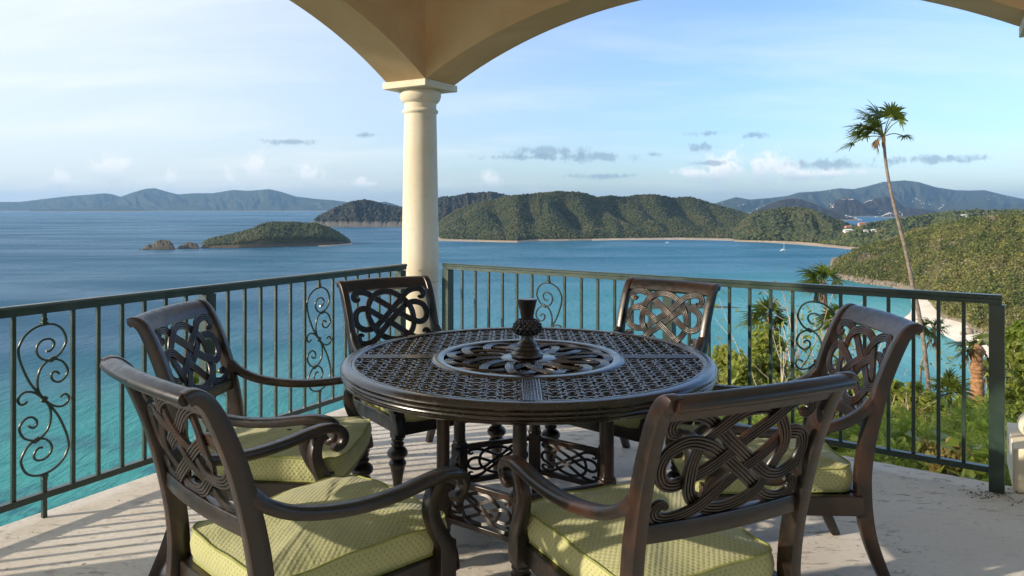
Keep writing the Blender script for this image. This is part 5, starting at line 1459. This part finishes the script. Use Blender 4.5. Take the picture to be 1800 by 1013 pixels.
# individual trees and shrubs
shrub('leafy_tree', 'full leafy tree with small olive leaves under the dark palm crown', 'tree', [(1342, 602, 34), (1320, 640, 36), (1358, 645, 34), (1300, 672, 34), (1338, 690, 44), (1372, 700, 34), (1290, 720, 40), (1340, 740, 48)], 11.5, .055, 620, M_LEAF, 51)
shrub('leafy_tree', 'round leafy bush at the left end of the greenery', 'tree', [(1270, 626, 24), (1262, 660, 30), (1288, 640, 20), (1255, 700, 36), (1285, 710, 40)], 12.5, .055, 520, M_LEAF, 52)
sh = []
spec = [  # x, top, depth, width, kind
    (1395, 640, 11.0, 46, 'l'), (1430, 660, 10.0, 50, 'l'), (1410, 700, 8.5, 56, 'f'), (1350, 720, 8.0, 52, 'l'), (1300, 735, 8.0, 52, 'f'), (1465, 690, 9.0, 48, 'y'), (1500, 655, 12.0, 44, 'l'),
    (1530, 690, 9.5, 50, 'y'), (1545, 660, 13.0, 36, 'l'), (1575, 668, 11.5, 36, 'l'), (1560, 715, 8.0, 46, 'f'), (1600, 705, 8.8, 40, 'y'), (1612, 672, 12.5, 34, 'l'), (1640, 690, 10.5, 40, 'l'), (1590, 745, 7.0, 50, 'f'),
    (1645, 740, 7.2, 48, 'f'), (1690, 700, 9.5, 40, 'l'), (1700, 722, 7.6, 50, 'f'), (1740, 715, 8.0, 46, 'f'), (1675, 765, 6.4, 52, 'y'), (1725, 770, 6.2, 52, 'f'), (1625, 775, 6.3, 46, 'y'), (1550, 770, 6.6, 50, 'f'), (1770, 740, 6.8, 50, 'f'),
    (1785, 600, 10.5, 44, 'l'), (1800, 655, 9.0, 52, 'l'), (1765, 690, 8.4, 40, 'l'), (1840, 610, 9.5, 60, 'l'), (1850, 700, 7.5, 60, 'f'), (1795, 560, 14.0, 40, 'b'), (1845, 548, 14.5, 56, 'b'), (1900, 600, 11, 70, 'l'),
    (1500, 740, 7.0, 50, 'f'), (1450, 745, 7.4, 52, 'l'), (1400, 760, 7.2, 52, 'l'), (1245, 690, 10.5, 40, 'l'), (1235, 720, 9.0, 44, 'l'), (1220, 750, 8.2, 44, 'f')]
names = {'l': ('leafy_shrub', 'leafy olive green shrub beyond the right railing', 'shrub', 'leafy shrubs beyond the right railing', M_LEAF, .05, 340, False),
         'f': ('feathery_shrub', 'bright green feathery shrub beyond the right railing', 'shrub', 'feathery shrubs beyond the right railing', M_LEAF2, .055, 1500, True),
         'y': ('dry_shrub', 'straw yellow shrub among the green ones', 'shrub', 'dry shrubs beyond the right railing', M_LEAF3, .035, 260, False),
         'b': ('broad_shrub', 'bright yellow green bush right of the end post', 'shrub', 'bright bushes beside the beach', M_LEAF2, .08, 300, False)}
ORD = ['leftmost', 'second', 'third', 'fourth', 'fifth', 'sixth', 'seventh', 'eighth', 'ninth', 'tenth', 'eleventh', 'twelfth', 'thirteenth', 'fourteenth', 'fifteenth', 'sixteenth', 'seventeenth', 'eighteenth', 'nineteenth', 'twentieth']
for i, (x, y, Y, w, kd) in enumerate(spec):
    rank = sorted([q[0] for q in spec if q[4] == kd]).index(x)
    rs = np.random.RandomState(900 + i); nm, lab, cat, grp, ml, lf, nn, fe = names[kd]
    lobes = [(x, y + w * .6, w * .62), (x - w * .55, y + w * 1.0, w * .55), (x + w * .55, y + w * .95, w * .55), (x - w * .2, y + w * 1.6, w * .75), (x + w * .4, y + w * 1.9, w * .7), (x - w * .5, y + w * 2.2, w * .7)]
    lab = lab + (', leftmost of its kind' if rank == 0 else ', %s of its kind from the left' % ORD[rank])
    shrub(nm, lab, cat, lobes, Y, lf * (.7 + Y / 25), nn, ml, 950 + i, grp, feather=fe, depth=1.4)

# low undergrowth over the slope
rs = np.random.RandomState(301); n = 2600
a = np.radians(12 + 34 * rs.rand(n)); q = 5.6 + 34 * rs.rand(n) ** 1.5
gxy = np.stack([q * np.sin(a), q * np.cos(a)], 1); pz = ground_z(gxy[:, 0], gxy[:, 1])
leaf_forest('undergrowth', np.c_[gxy, pz], .3, .9, 60, .075, M_LEAF, 'tangled low undergrowth covering the slope', 88)
rs = np.random.RandomState(302); n = 1500
a = np.radians(2 + 40 * rs.rand(n)); q = 38 + 150 * rs.rand(n)
gxy = np.stack([q * np.sin(a), q * np.cos(a)], 1); pz = ground_z(gxy[:, 0], gxy[:, 1]); k_ = pz > SEA + 2
leaf_forest('undergrowth', np.c_[gxy, pz][k_], .8, 2.0, 24, .5, M_TREES_NEAR, 'scrub on the lower slope towards the water', 89)

# dry leaf litter and specks on the paving
rs = np.random.RandomState(411); n = 150
c = np.zeros((n, 3)); c[:70, 0] = 2.24 + .10 * rs.randn(70); c[:70, 1] = 3.42 + .055 * rs.randn(70)
c[70:, 0] = -2 + 4.4 * rs.rand(80); c[70:, 1] = 2.0 + 2.4 * rs.rand(80); c[:, 2] = .006
V, Fq = leaves(c, np.tile([0, 0, 2.5], (n, 1)), np.where(np.arange(n) < 70, .008, .005), rs)
V[:, 2] = np.maximum(V[:, 2], .0015)
o = np_mesh('leaf_litter', V, Fq, m_plain('dead brown leaf litter', (0.07, 0.05, 0.035), .9, 30, .3, .2, 0)); tag(o, 'dead leaf bits lying on the stone floor', kind='stuff')

# ------------------------------------------------------------------ air
HAZE_D = 3.7e-5
hz = MB(); hz.box((0, 11800, (SEA - 5 + 430) / 2), (50000, 27000, 430 - SEA + 5)); 
m, nt, b = mat('sea air'); nt.nodes.remove(b)
pv = N(nt, 'ShaderNodeVolumePrincipled'); pv.inputs['Color'].default_value = (0.33, 0.61, 1.0, 1); pv.inputs['Density'].default_value = HAZE_D; pv.inputs['Anisotropy'].default_value = 0.1
nt.links.new(pv.outputs[0], nt.nodes['Material Output'].inputs['Volume'])
o = hz.build('haze', m, None, 0); tag(o, 'thin bluish sea haze in the distance', kind='stuff')
